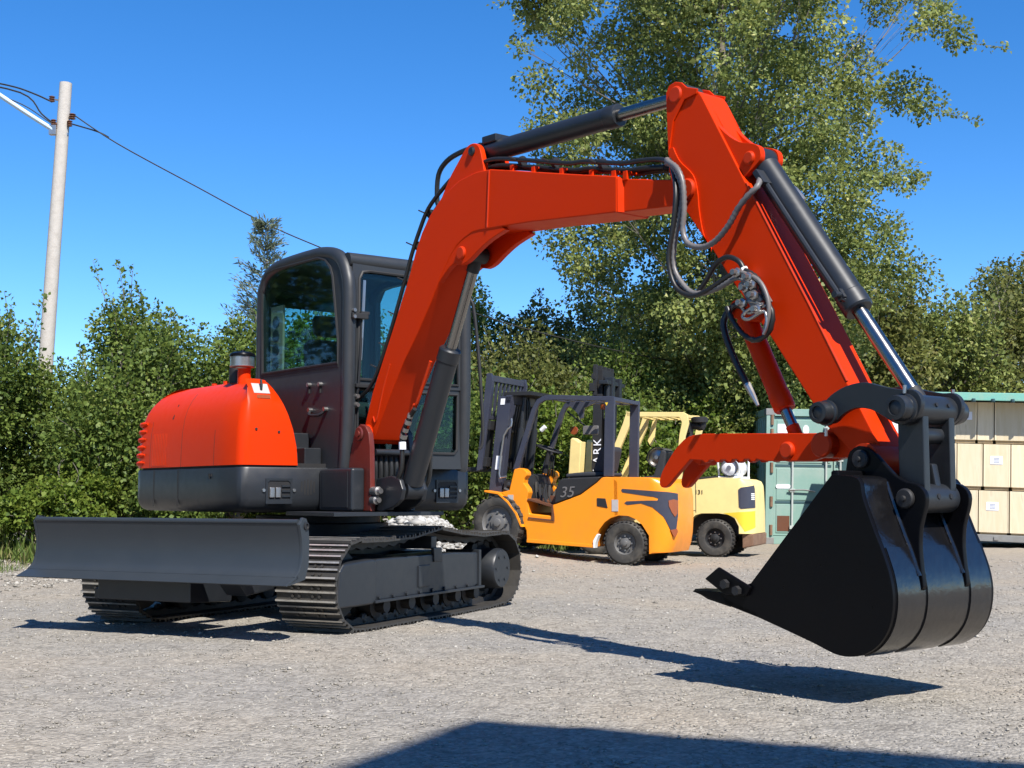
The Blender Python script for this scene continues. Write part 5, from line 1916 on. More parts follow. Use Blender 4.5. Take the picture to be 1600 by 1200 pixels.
# ---- bucket
BK = 0.36
back = [(5.035, 0.962), (5.165, 0.945), (5.19, 0.862), (5.245, 0.722), (5.279, 0.643), (5.312, 0.545), (5.322, 0.451), (5.303, 0.355), (5.258, 0.283), (5.195, 0.236), (5.12, 0.214), (5.035, 0.216), (4.928, 0.250), (4.76, 0.299), (4.58, 0.349), (4.44, 0.383)]
bs = smooth_pts(back, 4)
# shell: curved sheet with thickness
inn = []
for i in range(len(bs)):
    a_ = Vector(bs[max(i - 1, 0)])
    b_ = Vector(bs[min(i + 1, len(bs) - 1)])
    t_ = (b_ - a_).normalized()
    n_ = Vector((t_.y, -t_.x))
    cc_ = Vector((4.9, 0.6)) - Vector(bs[i])
    if n_.dot(cc_) < 0:
        n_ = -n_
    inn.append((bs[i][0] + n_.x * 0.016, bs[i][1] + n_.y * 0.016))
m = plate(bs + inn[::-1], QB - BK + 0.012, QB + BK - 0.012)
bucket = obj('bucket', m, 'bucket_back', exc, ang=30)
sidep = [(x, z) for x, z in bs] + [(4.40, 0.43), (4.585, 0.485)]
for s in (-1, 1):
    q0, q1 = sorted((QB + s * (BK - 0.012), QB + s * (BK + 0.012)))
    obj('side_plate', plate(sidep, q0, q1), 'black_gloss', bucket, bevel=0.003, ang=30)
m = plate([(4.62, 0.338), (4.44, 0.380), (4.23, 0.428), (4.245, 0.436), (4.40, 0.435), (4.46, 0.40), (4.62, 0.358)], QB - BK - 0.012, QB + BK + 0.012)
obj('cutting_lip', m, 'black_gloss', bucket, bevel=0.003)
for s in (-1, 1):
    q0, q1 = sorted((QB + s * (BK + 0.013), QB + s * (BK + 0.033)))
    m = plate([(4.325, 0.492), (4.41, 0.55), (4.60, 0.47), (4.575, 0.428), (4.45, 0.425)], q0, q1)
    ct = obj('side_cutter', m, 'black_gloss', bucket, bevel=0.008)
    m = MB()
    for p, z in ((4.46, 0.475), (4.53, 0.45)):
        m.cyl(L(p, z, QB + s * (BK + 0.03)), L(p, z, QB + s * (BK + 0.055)), 0.022, n=6)
    obj('bolt', m, 'black_matt', ct)
for i, q in enumerate((-0.30, -0.10, 0.10, 0.30)):
    m = MB().loops([[L(4.44, 0.368, QB + q - 0.045), L(4.44, 0.368, QB + q + 0.045), L(4.44, 0.43, QB + q + 0.04), L(4.44, 0.43, QB + q - 0.04)],
                    [L(4.30, 0.395, QB + q - 0.045), L(4.30, 0.395, QB + q + 0.045), L(4.30, 0.44, QB + q + 0.04), L(4.30, 0.44, QB + q - 0.04)],
                    [L(4.215, 0.428, QB + q - 0.04), L(4.215, 0.428, QB + q + 0.04), L(4.215, 0.438, QB + q + 0.04), L(4.215, 0.438, QB + q - 0.04)]])
    obj('tooth', m, 'black_gloss', bucket, bevel=0.004)
# ears run down the back of the bucket
ear = [(4.965, 0.95), (4.968, 1.02), (4.985, 1.065), (5.03, 1.088), (5.08, 1.076), (5.12, 1.045), (5.165, 1.0), (5.21, 0.958), (5.265, 0.93), (5.31, 0.922), (5.345, 0.895), (5.355, 0.86), (5.345, 0.81), (5.325, 0.745), (5.318, 0.66), (5.325, 0.57), (5.332, 0.50), (5.30, 0.50), (5.24, 0.70), (5.18, 0.86), (5.15, 0.935), (5.04, 0.95)]
for s in (-1, 1):
    q0, q1 = sorted((QB + s * 0.145, QB + s * 0.175))
    eo = obj('ear', plate(smooth_pts(ear, 2, True), q0, q1), 'black_gloss', bucket, bevel=0.005, ang=40)
    for p, z, r in ((5.045, 1.03, 0.04), (5.262, 0.862, 0.042)):
        qa = QB + s * 0.176
        m = MB().lathe(L(p, z, qa), UW * s, [(r, 0), (r, 0.012), (r * 0.85, 0.018), (r * 0.3, 0.019), (r * 0.25, 0.03), (r * 0.1, 0.031)], 22)
        obj('pin', m, 'black_matt', eo)
    for s2 in (-1, 1):
        wpts = [L(p, z, QB + s * 0.16 + s2 * 0.019) for p, z in ((5.172, 0.93), (5.196, 0.862), (5.25, 0.722), (5.285, 0.643), (5.319, 0.545))]
        obj('weld_bead', MB().tube(wpts, 0.010, 6, 3), 'bucket_back', eo)
# wear strips down the back
m = MB()
for q0, q1 in ((-BK + 0.016, -0.185), (-0.135, 0.135), (0.185, BK - 0.016)):
    sp_ = [p for p in bs if 0.22 < p[1] < 0.665 and p[0] > 5.1]
    outp = []
    for i in range(len(sp_)):
        a_ = Vector(sp_[max(i - 1, 0)])
        b_ = Vector(sp_[min(i + 1, len(sp_) - 1)])
        t_ = (b_ - a_).normalized()
        n_ = Vector((t_.y, -t_.x))
        if n_.dot(Vector((4.9, 0.6)) - Vector(sp_[i])) > 0:
            n_ = -n_
        outp.append((sp_[i][0] + n_.x * 0.006, sp_[i][1] + n_.y * 0.006))
    w_ = MB().prism(L, sp_ + outp[::-1], QB + q0, QB + q1)
    obj('wear_strip', w_, 'bucket_back', bucket, ang=30)
m = MB().frbox(L, 5.02, 5.06, 0.90, 0.98, QB - BK, QB + BK)
obj('top_bar', m, 'black_gloss', bucket, bevel=0.01)

# ---- thumb
th_o = smooth_pts([(4.06, 1.178), (3.985, 1.172), (3.93, 1.155), (3.865, 1.105), (3.815, 1.05), (3.772, 0.995), (3.752, 0.945), (3.765, 0.915), (3.805, 0.918), (3.86, 0.965), (3.92, 1.015), (3.966, 1.052)], 2)
bot = []
xs_ = np.arange(4.06, 4.36, 0.075)
for x in xs_:
    bot += [(x - 0.01, 1.046), (x + 0.004, 1.034), (x + 0.022, 1.034), (x + 0.034, 1.046)]
th_p = th_o + bot + [(4.45, 1.034), (4.72, 1.03), (4.80, 1.05), (4.825, 1.10), (4.80, 1.14), (4.76, 1.155)]
t1 = obj('thumb', plate(th_p, QB - 0.095, QB - 0.065), 'orange', exc, bevel=0.004)
obj('thumb_plate', plate(th_p, QB + 0.065, QB + 0.095), 'orange', t1, bevel=0.004)
m = MB().frbox(L, 4.0, 4.78, 1.135, 1.155, QB - 0.064, QB + 0.064)
obj('web', m, 'orange', t1)
m = plate([(3.93, 1.06), (3.97, 1.09), (4.02, 1.06), (4.0, 1.02)], QB - 0.064, QB + 0.064)
obj('cross_web', m, 'orange', t1, bevel=0.01)
obj('thumb_pin', pinboss(4.585, 1.082, QB - 0.115, QB + 0.115, 0.04), 'orange_old', t1)
obj('pivot_pin', pinboss(4.79, 1.10, QB - 0.125, QB + 0.125, 0.058), 'orange_old', t1)
# mount on the underside of the arm
tm = [(4.745, 1.14), (4.74, 1.085), (4.77, 1.045), (4.85, 1.04), (4.95, 1.05), (5.02, 1.0), (4.90, 1.14), (4.82, 1.20)]
for s in (-1, 1):
    q0, q1 = sorted((QB + s * 0.040, QB + s * 0.06))
    obj('thumb_mount', plate(tm, q0, q1), 'orange', arm, bevel=0.005)
m = plate([(4.30, 1.82), (4.20, 1.80), (4.205, 1.75), (4.28, 1.72), (4.42, 1.70)], QB - 0.05, QB + 0.05)
obj('thumb_cylinder_mount', m, 'orange', arm, bevel=0.008)
tc_, *_ = ram('thumb_cylinder', (4.245, 1.785), (4.585, 1.10), 0.74, 0.05, 0.028, mat='orange')

# ---- hoses
def hose(name, pts, r=0.014, q=None, mat='hose', parent=None, ridged=0.0, n=8):
    P = [L(p[0], p[1], q if q is not None else p[2]) for p in pts]
    return obj(name, MB().tube(P, r, n, 4, ridged), mat, parent or boom, ang=60)


back_path = [(0.80, 1.264), (0.745, 1.396), (0.83, 1.52), (1.02, 1.625), (1.19, 1.862), (1.405, 2.275), (1.489, 2.45), (1.58, 2.60), (1.68, 2.73), (1.84, 2.83), (1.997, 2.895), (2.236, 2.915), (2.408, 2.907), (2.742, 2.827), (3.053, 2.748), (3.204, 2.728), (3.486, 2.66), (3.618, 2.646), (3.774, 2.621)]
offs = [(-0.195, 0.0), (-0.155, -0.006), (-0.115, -0.004), (-0.075, -0.008)]
for q, dz in offs[1:]:
    hose('hydraulic_hose', [(p - 0.004, z - 0.028 + dz) for p, z in back_path[3:]], 0.015, q, 'hose_grey' if q > -0.1 else 'hose')
main = [(p, z, -0.195) for p, z in back_path] + [(3.904, 2.561, -0.235), (3.952, 2.478, -0.245), (3.96, 2.368, -0.25), (3.935, 2.233, -0.25), (3.907, 2.123, -0.25), (3.892, 2.062, -0.25), (3.904, 1.971, -0.25), (3.979, 1.893, -0.25), (4.057, 1.871, -0.25), (4.122, 1.914, -0.25), (4.199, 1.999, -0.25), (4.274, 2.026, -0.25), (4.346, 1.997, -0.25), (4.373, 1.956, -0.245)]
hose('hydraulic_hose', main, 0.0135)
hose('spiral_hose', [(3.85, 2.60, -0.22), (3.879, 2.579, -0.24), (3.968, 2.522, -0.27), (4.011, 2.434, -0.275), (4.017, 2.296, -0.275), (4.007, 2.199, -0.275), (4.041, 2.126, -0.275), (4.13, 2.093, -0.275), (4.219, 2.108, -0.275), (4.306, 2.17, -0.275), (4.369, 2.244, -0.275), (4.429, 2.298, -0.27), (4.47, 2.337, -0.25), (4.455, 2.385, -0.21)], 0.0165, None, 'hose_grey', None, 0.011, 10)
hose('spiral_hose', [(3.85, 2.58, -0.225), (3.891, 2.565, -0.24), (3.958, 2.505, -0.262), (4.0, 2.398, -0.266), (3.981, 2.284, -0.266), (3.939, 2.133, -0.266), (3.937, 2.015, -0.266), (4.002, 1.919, -0.266), (4.079, 1.87, -0.266), (4.206, 1.874, -0.266), (4.329, 1.914, -0.26), (4.378, 1.936, -0.25)], 0.0155, None, 'hose_grey', None, 0.011, 10)
hose('hydraulic_hose', [(3.86, 2.60, -0.21), (3.93, 2.50, -0.255), (3.975, 2.38, -0.29), (3.955, 2.23, -0.29), (3.92, 2.06, -0.29), (3.96, 1.92, -0.285), (4.06, 1.86, -0.28), (4.16, 1.87, -0.28), (4.30, 1.93, -0.265), (4.38, 1.95, -0.25)], 0.0125, None, 'hose')
# valve block on the side of the arm with its plumbing
m = MB().box(L(4.445, 1.83, QB - AW - 0.045), 0.16, 0.075, 0.085, ((UF * 0.55 - ZZ * 0.85).normalized(), (UF * 0.85 + ZZ * 0.55).normalized(), UW))
vb = obj('valve_block', m, 'hose_grey', arm, bevel=0.008)
m = MB()
for dp, dz in ((-0.05, 0.10), (0.02, 0.07), (-0.02, -0.05), (0.05, -0.02), (0.07, -0.09), (0.0, 0.02), (0.04, 0.03)):
    m.lathe(L(4.43 + dp, 1.83 + dz, QB - AW - 0.085), -UW, [(0.024, 0), (0.024, 0.02), (0.015, 0.025), (0.015, 0.05)], 6)
obj('fitting', m, 'steel', vb)
m = MB().tube([L(4.373, 1.956, -0.245), L(4.40, 1.91, -0.245), L(4.42, 1.88, -0.24)], 0.021, 8, 2)
obj('hose_end', m, 'lens_white', vb)
for pts in ([(4.401, 1.943), (4.478, 1.89), (4.526, 1.792), (4.563, 1.71), (4.538, 1.631), (4.461, 1.602), (4.383, 1.637), (4.316, 1.715), (4.285, 1.78)],):
    hose('pilot_hose', pts, 0.015, -0.268, 'hose', vb, 0.012)
hose('pilot_hose', [(4.541, 1.75), (4.446, 1.786), (4.394, 1.767), (4.433, 1.732), (4.503, 1.742), (4.534, 1.763)], 0.0085, -0.285, 'steel', vb)
hose('pilot_hose', [(4.534, 1.763), (4.445, 1.746), (4.405, 1.717), (4.444, 1.70), (4.537, 1.727), (4.55, 1.66), (4.53, 1.62)], 0.0085, -0.295, 'steel', vb)
hose('pilot_hose', [(4.40, 1.93), (4.50, 1.88), (4.55, 1.80), (4.56, 1.72), (4.535, 1.64)], 0.011, -0.29, 'hose_grey', vb)
hose('pilot_hose', [(4.33, 1.90), (4.39, 1.90), (4.46, 1.85), (4.47, 1.78)], 0.009, -0.29, 'hose_grey', vb)
hg_ = hose('hanging_hose', [(4.30, 1.78, -0.15), (4.254, 1.80, -0.17), (4.2, 1.74, -0.19), (4.211, 1.657, -0.2), (4.278, 1.513, -0.2), (4.345, 1.405, -0.2)], 0.017, None, 'hose', arm)
m = MB().tube([L(4.345, 1.405, -0.2), L(4.385, 1.34, -0.2), L(4.41, 1.298, -0.2)], [0.019, 0.014, 0.008], 8, 1)
obj('hose_end', m, 'steel', hg_)
hose('hydraulic_hose', [(2.20, 3.045, -0.15), (2.138, 3.05, -0.15), (1.956, 3.05, -0.145), (1.804, 3.025, -0.14), (1.712, 2.951, -0.14), (1.685, 2.795, -0.13), (1.70, 2.74, -0.12)], 0.017)
hose('hydraulic_hose', [(1.545, 1.43), (1.50, 1.39), (1.43, 1.315), (1.40, 1.25), (1.405, 1.15), (1.395, 1.035), (1.313, 0.939), (1.18, 0.90)], 0.016, -0.2, 'hose', bc_)
hose('hydraulic_hose', [(1.565, 1.518), (1.478, 1.273), (1.449, 1.185), (1.436, 1.015), (1.39, 0.931), (1.276, 0.893)], 0.014, 0.0, 'hose', bc_)
hose('steel_pipe', [(1.70, 1.73), (1.55, 1.47), (1.52, 1.46), (1.49, 1.41), (1.44, 1.30)], 0.012, -0.185, 'orange_old', bc_)
m = MB()
for t, r in ((0.0, 0.02), (0.25, 0.024), (0.55, 0.02), (0.8, 0.025)):
    a_ = L(1.50, 1.40, -0.2).lerp(L(1.405, 1.235, -0.2), t)
    m.cyl(a_, a_ + (L(1.405, 1.235, -0.2) - L(1.50, 1.40, -0.2)) * 0.14, r, n=8)
obj('hose_fitting', m, 'steel', bc_)
m = MB().cyl(L(1.405, 1.22, -0.2), L(1.408, 1.17, -0.2), 0.024, n=10)
obj('hose_tag', m, 'paper', bc_)
m = MB()
for t in (0.0, 0.3, 0.6, 0.85):
    a_ = L(1.56, 1.51, 0.0).lerp(L(1.47, 1.26, 0.0), t)
    m.cyl(a_, a_ + (L(1.47, 1.26, 0) - L(1.56, 1.51, 0)) * 0.13, 0.021, n=8)
obj('hose_fitting', m, 'charcoal', bc_)
for p, z in ((1.10, 1.735), (1.20, 1.875), (1.31, 2.075), (1.42, 2.29), (1.52, 2.51), (1.66, 2.70), (2.6, 2.86), (2.9, 2.79), (3.3, 2.70)):
    m = MB().cyl(L(p - 0.012, z, -0.16), L(p + 0.012, z, -0.16), 0.03, n=10)
    m.cyl(L(p, z, -0.21), L(p - 0.03, z + 0.02, -0.24), 0.005, n=5)
    obj('cable_tie', m, 'black_matt', boom)


# ------------------------------------------------------------------ forklifts
def lug_tyre(fr, s, z, t0, t1, R, rim, parent, lugs=22, rimmat='rim_grey', dark='rubber', near=-1):
    """Tyre with a tread, and the rim with its bolts; t0..t1 across."""
    w = t1 - t0
    ax = fr(0, 0, 1) - fr(0, 0, 0)
    m = MB().lathe(fr(s, z, t0), ax, [(rim * 0.98, 0.03), (rim * 1.02, 0.012), (rim * 1.18, 0.0), (R * 0.86, 0.002), (R * 0.955, 0.022), (R * 0.972, 0.05), (R * 0.972, w - 0.05), (R * 0.955, w - 0.022), (R * 0.86, w - 0.002), (rim * 1.18, w), (rim * 0.98, w - 0.03)], 48, cap=False)
    ty = obj('tyre', m, dark, parent)
    m = MB()
    for i in range(lugs):
        for half in (0, 1):
            a = 2 * PI * (i + 0.5 * half) / lugs
            ta, tb = (t0 + 0.004, t0 + w * 0.52) if half == 0 else (t0 + w * 0.48, t1 - 0.004)
            da = 0.8 * PI / lugs
            vs = []
            for tt, sk in ((ta, 0), (tb, 0.35 * da)):
                for aa, rr in ((a - da / 1.6 + sk, R * 0.955), (a + da / 1.6 + sk, R * 0.955), (a + da / 2 + sk, R), (a - da / 2 + sk, R)):
                    vs.append(fr(s + rr * math.cos(aa), z + rr * math.sin(aa), tt))
            m.add(vs, [(0, 1, 2, 3), (7, 6, 5, 4), (0, 4, 5, 1), (1, 5, 6, 2), (2, 6, 7, 3), (3, 7, 4, 0)])
    lo = obj('tread', m, dark, ty)
    lo['kind'] = 'stuff'
    m = MB().lathe(fr(s, z, t0 + 0.012), ax, [(rim * 1.0, 0), (rim * 0.97, 0.006), (rim * 0.92, 0.02), (rim * 0.88, 0.05), (rim * 0.5, 0.045), (rim * 0.45, 0.02), (rim * 0.25, 0.012), (rim * 0.22, -0.01), (rim * 0.12, -0.014)], 32, True, False)
    ri = obj('rim', m, rimmat, ty)
    m = MB()
    for i in range(8):
        a = 2 * PI * i / 8
        c = fr(s + rim * 0.62 * math.cos(a), z + rim * 0.62 * math.sin(a), t0 + 0.045)
        m.cyl(c, c - ax * 0.022, rim * 0.075, n=6)
    obj('wheel_nut', m, 'steel', ri)
    return ty


def corner_map(s, s0, s1, smin, t0, td):
    """Wrap a side position past s0 round the rounded rear corner; returns (s, t, outward (ds, dt))."""
    if s >= s0:
        return s, t0, (0.0, -1.0)
    u = min(1.0, (s0 - s) / (s0 - s1)) * PI / 2 * 0.93
    a = s0 - smin
    n = Vector((-math.sin(u) / a, -math.cos(u) / td)).normalized()
    return s0 - a * math.sin(u), t0 + td * (1 - math.cos(u)), (n.x, n.y)


def wrapped_decal(name, fr, poly, mat, parent, cm, off=0.004):
    """Thin panel that follows the rounded corner of a counterweight."""
    bm = bmesh.new()
    bm.faces.new([bm.verts.new((x, y, 0)) for x, y in poly])
    bm.normal_update()
    bmesh.ops.triangulate(bm, faces=bm.faces[:], ngon_method='EAR_CLIP')
    for xs in np.arange(-0.75, -0.28, 0.03):
        g = bm.verts[:] + bm.edges[:] + bm.faces[:]
        bmesh.ops.bisect_plane(bm, geom=g, plane_co=(float(xs), 0, 0), plane_no=(1, 0, 0))
    r = bmesh.ops.extrude_face_region(bm, geom=bm.faces[:])
    up = [v for v in r['geom'] if isinstance(v, bmesh.types.BMVert)]
    for v in up:
        v.co.z = 1
    for v in bm.verts:
        s_, t_, (ns, nt) = cm(v.co.x)
        d = off if v.co.z > 0.5 else -0.004
        v.co = fr(s_ + ns * d, v.co.y, t_ + nt * d)
    bmesh.ops.recalc_face_normals(bm, faces=bm.faces)
    me = bpy.data.meshes.new(name)
    bm.to_mesh(me)
    bm.free()
    me.polygons.foreach_set('use_smooth', [True] * len(me.polygons))
    me.set_sharp_from_angle(angle=math.radians(35))
    me.materials.append(MATS[mat])
    return obj(name, me, mat, parent)


def rounded_weight(fr, prof, s0, smin, W, t0, td):
    rings = []
    s1 = min(s for s, z in prof)
    ts = [t0 + td * (1 - math.cos(PI / 2 * k / 9)) for k in range(10)]
    ts = ts + [W - t for t in ts[::-1]]
    for t in ts:
        e = min(t, W - t)
        sl = s0 - (s0 - smin) * math.sqrt(max(0, 1 - ((t0 + td - e) / td) ** 2))
        rings.append([fr(s if s >= s0 else s0 + (s - s0) * (sl - s0) / (s1 - s0), z, t) for s, z in prof])
    return MB().loops(rings)


def make_orange_forklift():
    base = Vector((1.39, 15.9, 0))
    bt_ = math.radians(25.6)
    fw = Vector((-math.cos(bt_), math.sin(bt_), 0))
    ll = Vector((math.sin(bt_), math.cos(bt_), 0))

    def fr(s, z, t):
        return fw * s + ll * t + ZZ * z
    root = thing('forklift', 'orange forklift with dark blue mast and number 35, nearest of the two forklifts', 'forklift', base, 'forklifts parked at the back of the yard')
    W = 1.16
    # chassis and tub
    ch = [(0.43, 0.215), (0.405, 0.33), (0.36, 0.43), (0.281, 0.527), (0.20, 0.58), (0.094, 0.612), (0.10, 1.03), (0.157, 1.088), (0.26, 1.093), (0.317, 1.088), (0.385, 1.025), (0.603, 0.875), (0.961, 0.749), (0.989, 0.748), (1.0, 0.60), (1.32, 0.63), (1.345, 0.80), (1.45, 0.62), (1.389, 0.491), (1.355, 0.262)]
    m = MB().prism(fr, ch[:-3] + [(1.345, 0.80), (1.36, 0.70), (1.37, 0.5), (1.355, 0.262)], 0.05, W - 0.05)
    body = obj('chassis', m, 'amber', root, bevel=0.014)
    # step pocket and sill
    m = MB().prism(fr, [(1.0, 0.545), (1.0, 0.735), (0.985, 0.745), (0.965, 0.60), (0.965, 0.53)], 0.035, 0.05)
    m.prism(fr, [(0.985, 0.535), (1.33, 0.565), (1.33, 0.585), (0.985, 0.555)], 0.035, 0.05)
    obj('step_recess', m, 'brown_trim', body)
    m = MB().prism(fr, [(1.0, 0.742), (1.02, 0.72), (1.345, 0.805), (1.34, 0.825)], 0.04, W - 0.04)
    obj('floor_edge', m, 'brown_trim', body)
    m = MB().prism(fr, [(0.43, 0.21), (0.42, 0.25), (1.352, 0.31), (1.355, 0.262)], 0.04, 0.06)
    obj('sill', m, 'amber', body, bevel=0.006)
    # front cowl, fender
    co = [(1.345, 0.80), (1.354, 0.824), (1.33, 0.90), (1.345, 0.95), (1.40, 1.02), (1.39, 1.08), (1.352, 1.12), (1.355, 1.165), (1.40, 1.203), (1.46, 1.215), (1.535, 1.20), (1.605, 0.93), (1.727, 0.902), (1.582, 0.785), (1.468, 0.644), (1.40, 0.50), (1.36, 0.40)]
    obj('front_cowl', MB().prism(fr, co, W - 0.19, W - 0.05), 'amber', root, bevel=0.012)
    cowl = obj('front_cowl', MB().prism(fr, co, 0.05, 0.19), 'amber', root, bevel=0.012)
    m = MB().prism(fr, [(1.35, 0.82), (1.45, 1.12), (1.52, 1.15), (1.60, 0.93), (1.5, 0.75), (1.4, 0.6)], 0.19, W - 0.19)
    obj('bulkhead', m, 'black_matt', cowl)
    fo = [(1.38, 0.46), (1.46, 0.64), (1.58, 0.785), (1.727, 0.900), (1.93, 0.93)]
    fi = [(1.93, 0.905), (1.735, 0.875), (1.60, 0.765), (1.49, 0.63), (1.41, 0.46)]
    for a, b_ in ((-0.03, 0.27), (W - 0.27, W + 0.03)):
        obj('fender', MB().prism(fr, fo + fi, a, b_), 'amber', root, bevel=0.006)
    m = MB().frbox(fr, 1.545, 1.625, 0.79, 0.87, 0.046, 0.05)
    obj('label_plate', m, 'sticker', cowl)
    # counterweight
    cwp = [(0.157, 1.094), (-0.30, 1.085), (-0.459, 1.074), (-0.56, 1.055), (-0.64, 1.01), (-0.685, 0.94), (-0.705, 0.84), (-0.707, 0.60), (-0.69, 0.40), (-0.66, 0.27), (-0.61, 0.165), (-0.36, 0.148), (-0.345, 0.25), (-0.30, 0.37), (-0.21, 0.505), (-0.13, 0.57), (-0.03, 0.61), (0.094, 0.617), (0.15, 0.60)]
    cw = obj('counterweight', rounded_weight(fr, cwp, -0.30, -0.605, W, 0.05, 0.25), 'amber', root, ang=40)

    def cmo(x):
        return corner_map(x, -0.30, -0.707, -0.605, 0.05, 0.25)
    f0 = 0.0475
    dec = [(0.045, 0.945), (-0.52, 0.905), (-0.70, 0.885), (-0.705, 0.78), (-0.70, 0.62), (-0.64, 0.40), (-0.60, 0.36), (-0.56, 0.44), (-0.47, 0.60), (-0.34, 0.72), (-0.20, 0.765), (-0.02, 0.745), (0.02, 0.765), (-0.01, 0.79), (-0.28, 0.80), (-0.40, 0.80), (-0.41, 0.825), (-0.36, 0.845), (0.04, 0.90), (0.06, 0.925)]
    wrapped_decal('side_decal', fr, dec, 'navy_metal', cw, cmo, 0.004)
    wrapped_decal('tail_lamp', fr, [(-0.53, 0.80), (-0.60, 0.815), (-0.69, 0.80), (-0.67, 0.64), (-0.62, 0.60), (-0.57, 0.66), (-0.535, 0.73)], 'red_lens', cw, cmo, 0.012)
    wrapped_decal('reflector', fr, [(-0.555, 0.44), (-0.66, 0.455), (-0.68, 0.42), (-0.63, 0.35), (-0.60, 0.36)], 'red_lens', cw, cmo, 0.010)
    m = MB().frbox(fr, 0.10, 0.185, 0.665, 0.81, 0.044, 0.052)
    obj('data_plate', m, 'sticker', body)
    m = MB().prism(fr, [(0.385, 0.73), (0.385, 0.83), (0.27, 0.825), (0.24, 0.705)], 0.042, 0.055)
    obj('air_vent', m, 'black_matt', body, bevel=0.006)
    # engine cover and seat
    cov = [(0.97, 0.755), (0.955, 0.90), (0.937, 0.977), (0.90, 1.05), (0.86, 1.075), (0.716, 1.085), (0.335, 1.098), (0.38, 1.035), (0.603, 0.88)]
    cv = obj('engine_cover', MB().prism(fr, cov, 0.045, W - 0.045), 'black_matt', root, bevel=0.02, seg=3)
    lettering('35', 0.2, fr(0.78, 0.90, 0.040), (-fw) + ZZ * 0.03, ZZ - fw * 0.25, 'hose_grey', root)
    m = MB().prism(fr, [(0.90, 1.085), (0.36, 1.105), (0.36, 1.155), (0.60, 1.165), (0.90, 1.14)], 0.25, W - 0.25)
    st = obj('seat', m, 'seat_cloth', root, bevel=0.03, seg=3)
    m = MB().prism(fr, [(0.56, 1.16), (0.46, 1.46), (0.36, 1.50), (0.33, 1.45), (0.40, 1.15)], 0.33, W - 0.33)
    obj('backrest', m, 'seat_cloth', st, bevel=0.035, seg=3)
    # overhead guard
    gm = MB()
    for t in (0.10, W - 0.16):
        gm.prism(fr, [(0.19, 1.10), (0.165, 2.05), (0.29, 2.055), (0.315, 1.10)], t, t + 0.06)
        gm.prism(fr, [(1.50, 1.20), (1.255, 1.95), (1.205, 2.04), (1.12, 2.085), (0.95, 2.088), (0.165, 2.045), (0.165, 2.105), (0.95, 2.150), (1.13, 2.146), (1.235, 2.10), (1.31, 1.98), (1.58, 1.20)], t, t + 0.06)
    for s in np.linspace(0.25, 1.08, 7):
        gm.frbox(fr, s - 0.02, s + 0.02, 2.075 + 0.02 * s, 2.11 + 0.02 * s, 0.16, W - 0.16)
    gm.prism(fr, [(0.17, 2.05), (0.27, 2.055), (0.27, 2.10), (0.17, 2.10)], 0.16, W - 0.16)
    gd = obj('overhead_guard', gm, 'navy_metal', root, bevel=0.008)
    m = MB().prism(fr, [(1.0, 2.085), (0.83, 1.93), (0.80, 1.86), (0.76, 1.87), (0.74, 2.0), (0.55, 2.075)], 0.5, 0.54)
    obj('gusset', m, 'navy_metal', gd)
    m = MB().prism(fr, [(0.265, 1.99), (0.245, 2.03), (0.285, 2.03)], 0.094, 0.099)
    obj('warning_sign', m, 'bright_yellow', gd)
    m = MB().cyl(fr(0.6, 2.0, W - 0.3), fr(0.6, 2.06, W - 0.3), 0.05, n=14)
    obj('beacon', m, 'red_lens', gd)
    m = MB().frbox(fr, 0.78, 1.0, 1.68, 1.80, W - 0.08, W - 0.03)
    mi = obj('mirror', m, 'hose_grey', gd, bevel=0.01)
    m = MB().tube([fr(1.22, 2.0, W - 0.1), fr(1.05, 1.85, W - 0.02), fr(0.95, 1.78, W - 0.03)], 0.012, 6, 2)
    obj('mirror_arm', m, 'black_matt', mi)
    m = MB().lathe(fr(1.14, 1.74, W - 0.06), ll, [(0.055, 0), (0.06, 0.02), (0.03, 0.05)], 14)
    obj('indicator', m, 'red_lens', gd)
    m = MB().cyl(fr(1.14, 1.75, 0.16), fr(1.20, 1.70, 0.16), 0.03, n=10)
    obj('work_lamp', m, 'lens_white', gd)
    # steering
    m = MB().tube([fr(1.30, 1.15, 0.5), fr(1.24, 1.45, 0.5)], 0.03, 8, 1)
    sw = obj('steering_column', m, 'black_matt', root)
    cen = fr(1.235, 1.47, 0.5)
    ax = (fr(-0.35, 1, 0)).normalized()
    t_ = ax.orthogonal().normalized()
    s_ = ax.cross(t_)
    m = MB().tube([cen + (t_ * math.cos(a) + s_ * math.sin(a)) * 0.17 for a in np.linspace(0, 2 * PI, 25)], 0.015, 6, 1)
    for a in (0.3, 2.4, 4.5):
        m.tube([cen, cen + (t_ * math.cos(a) + s_ * math.sin(a)) * 0.17], 0.011, 6, 1)
    obj('steering_wheel', m, 'black_matt', sw)
    m = MB()
    for k in range(4):
        m.tube([fr(1.36 - 0.01 * k, 1.12, 0.62 + 0.06 * k), fr(1.30, 1.40, 0.62 + 0.06 * k)], [0.009, 0.016], 6, 1)
    obj('control_lever', m, 'black_matt', sw)
    # pedals, hoses and clutter on the floor
    for k in range(9):
        s0 = rng.uniform(1.05, 1.33)
        m = MB().tube([fr(s0, 0.74, 0.15 + 0.06 * k), fr(s0 + 0.05, 0.86, 0.16 + 0.06 * k), fr(s0 + rng.uniform(-0.05, 0.1), 0.95 + 0.1 * rng.uniform(), 0.2 + 0.06 * k)], 0.018, 6, 3)
        obj('hose', m, 'rubber' if k % 2 else 'black_matt', root)
    m = MB().frbox(fr, 1.02, 1.10, 0.75, 0.86, 0.2, 0.3)
    obj('pedal', m, 'brown_trim', root, bevel=0.01)
    # mast
    tilt = 0.115

    def mf(s, z, t):
        return fr(s + 0.065 - tilt * (z - 0.4), z, t)
    mm = MB()
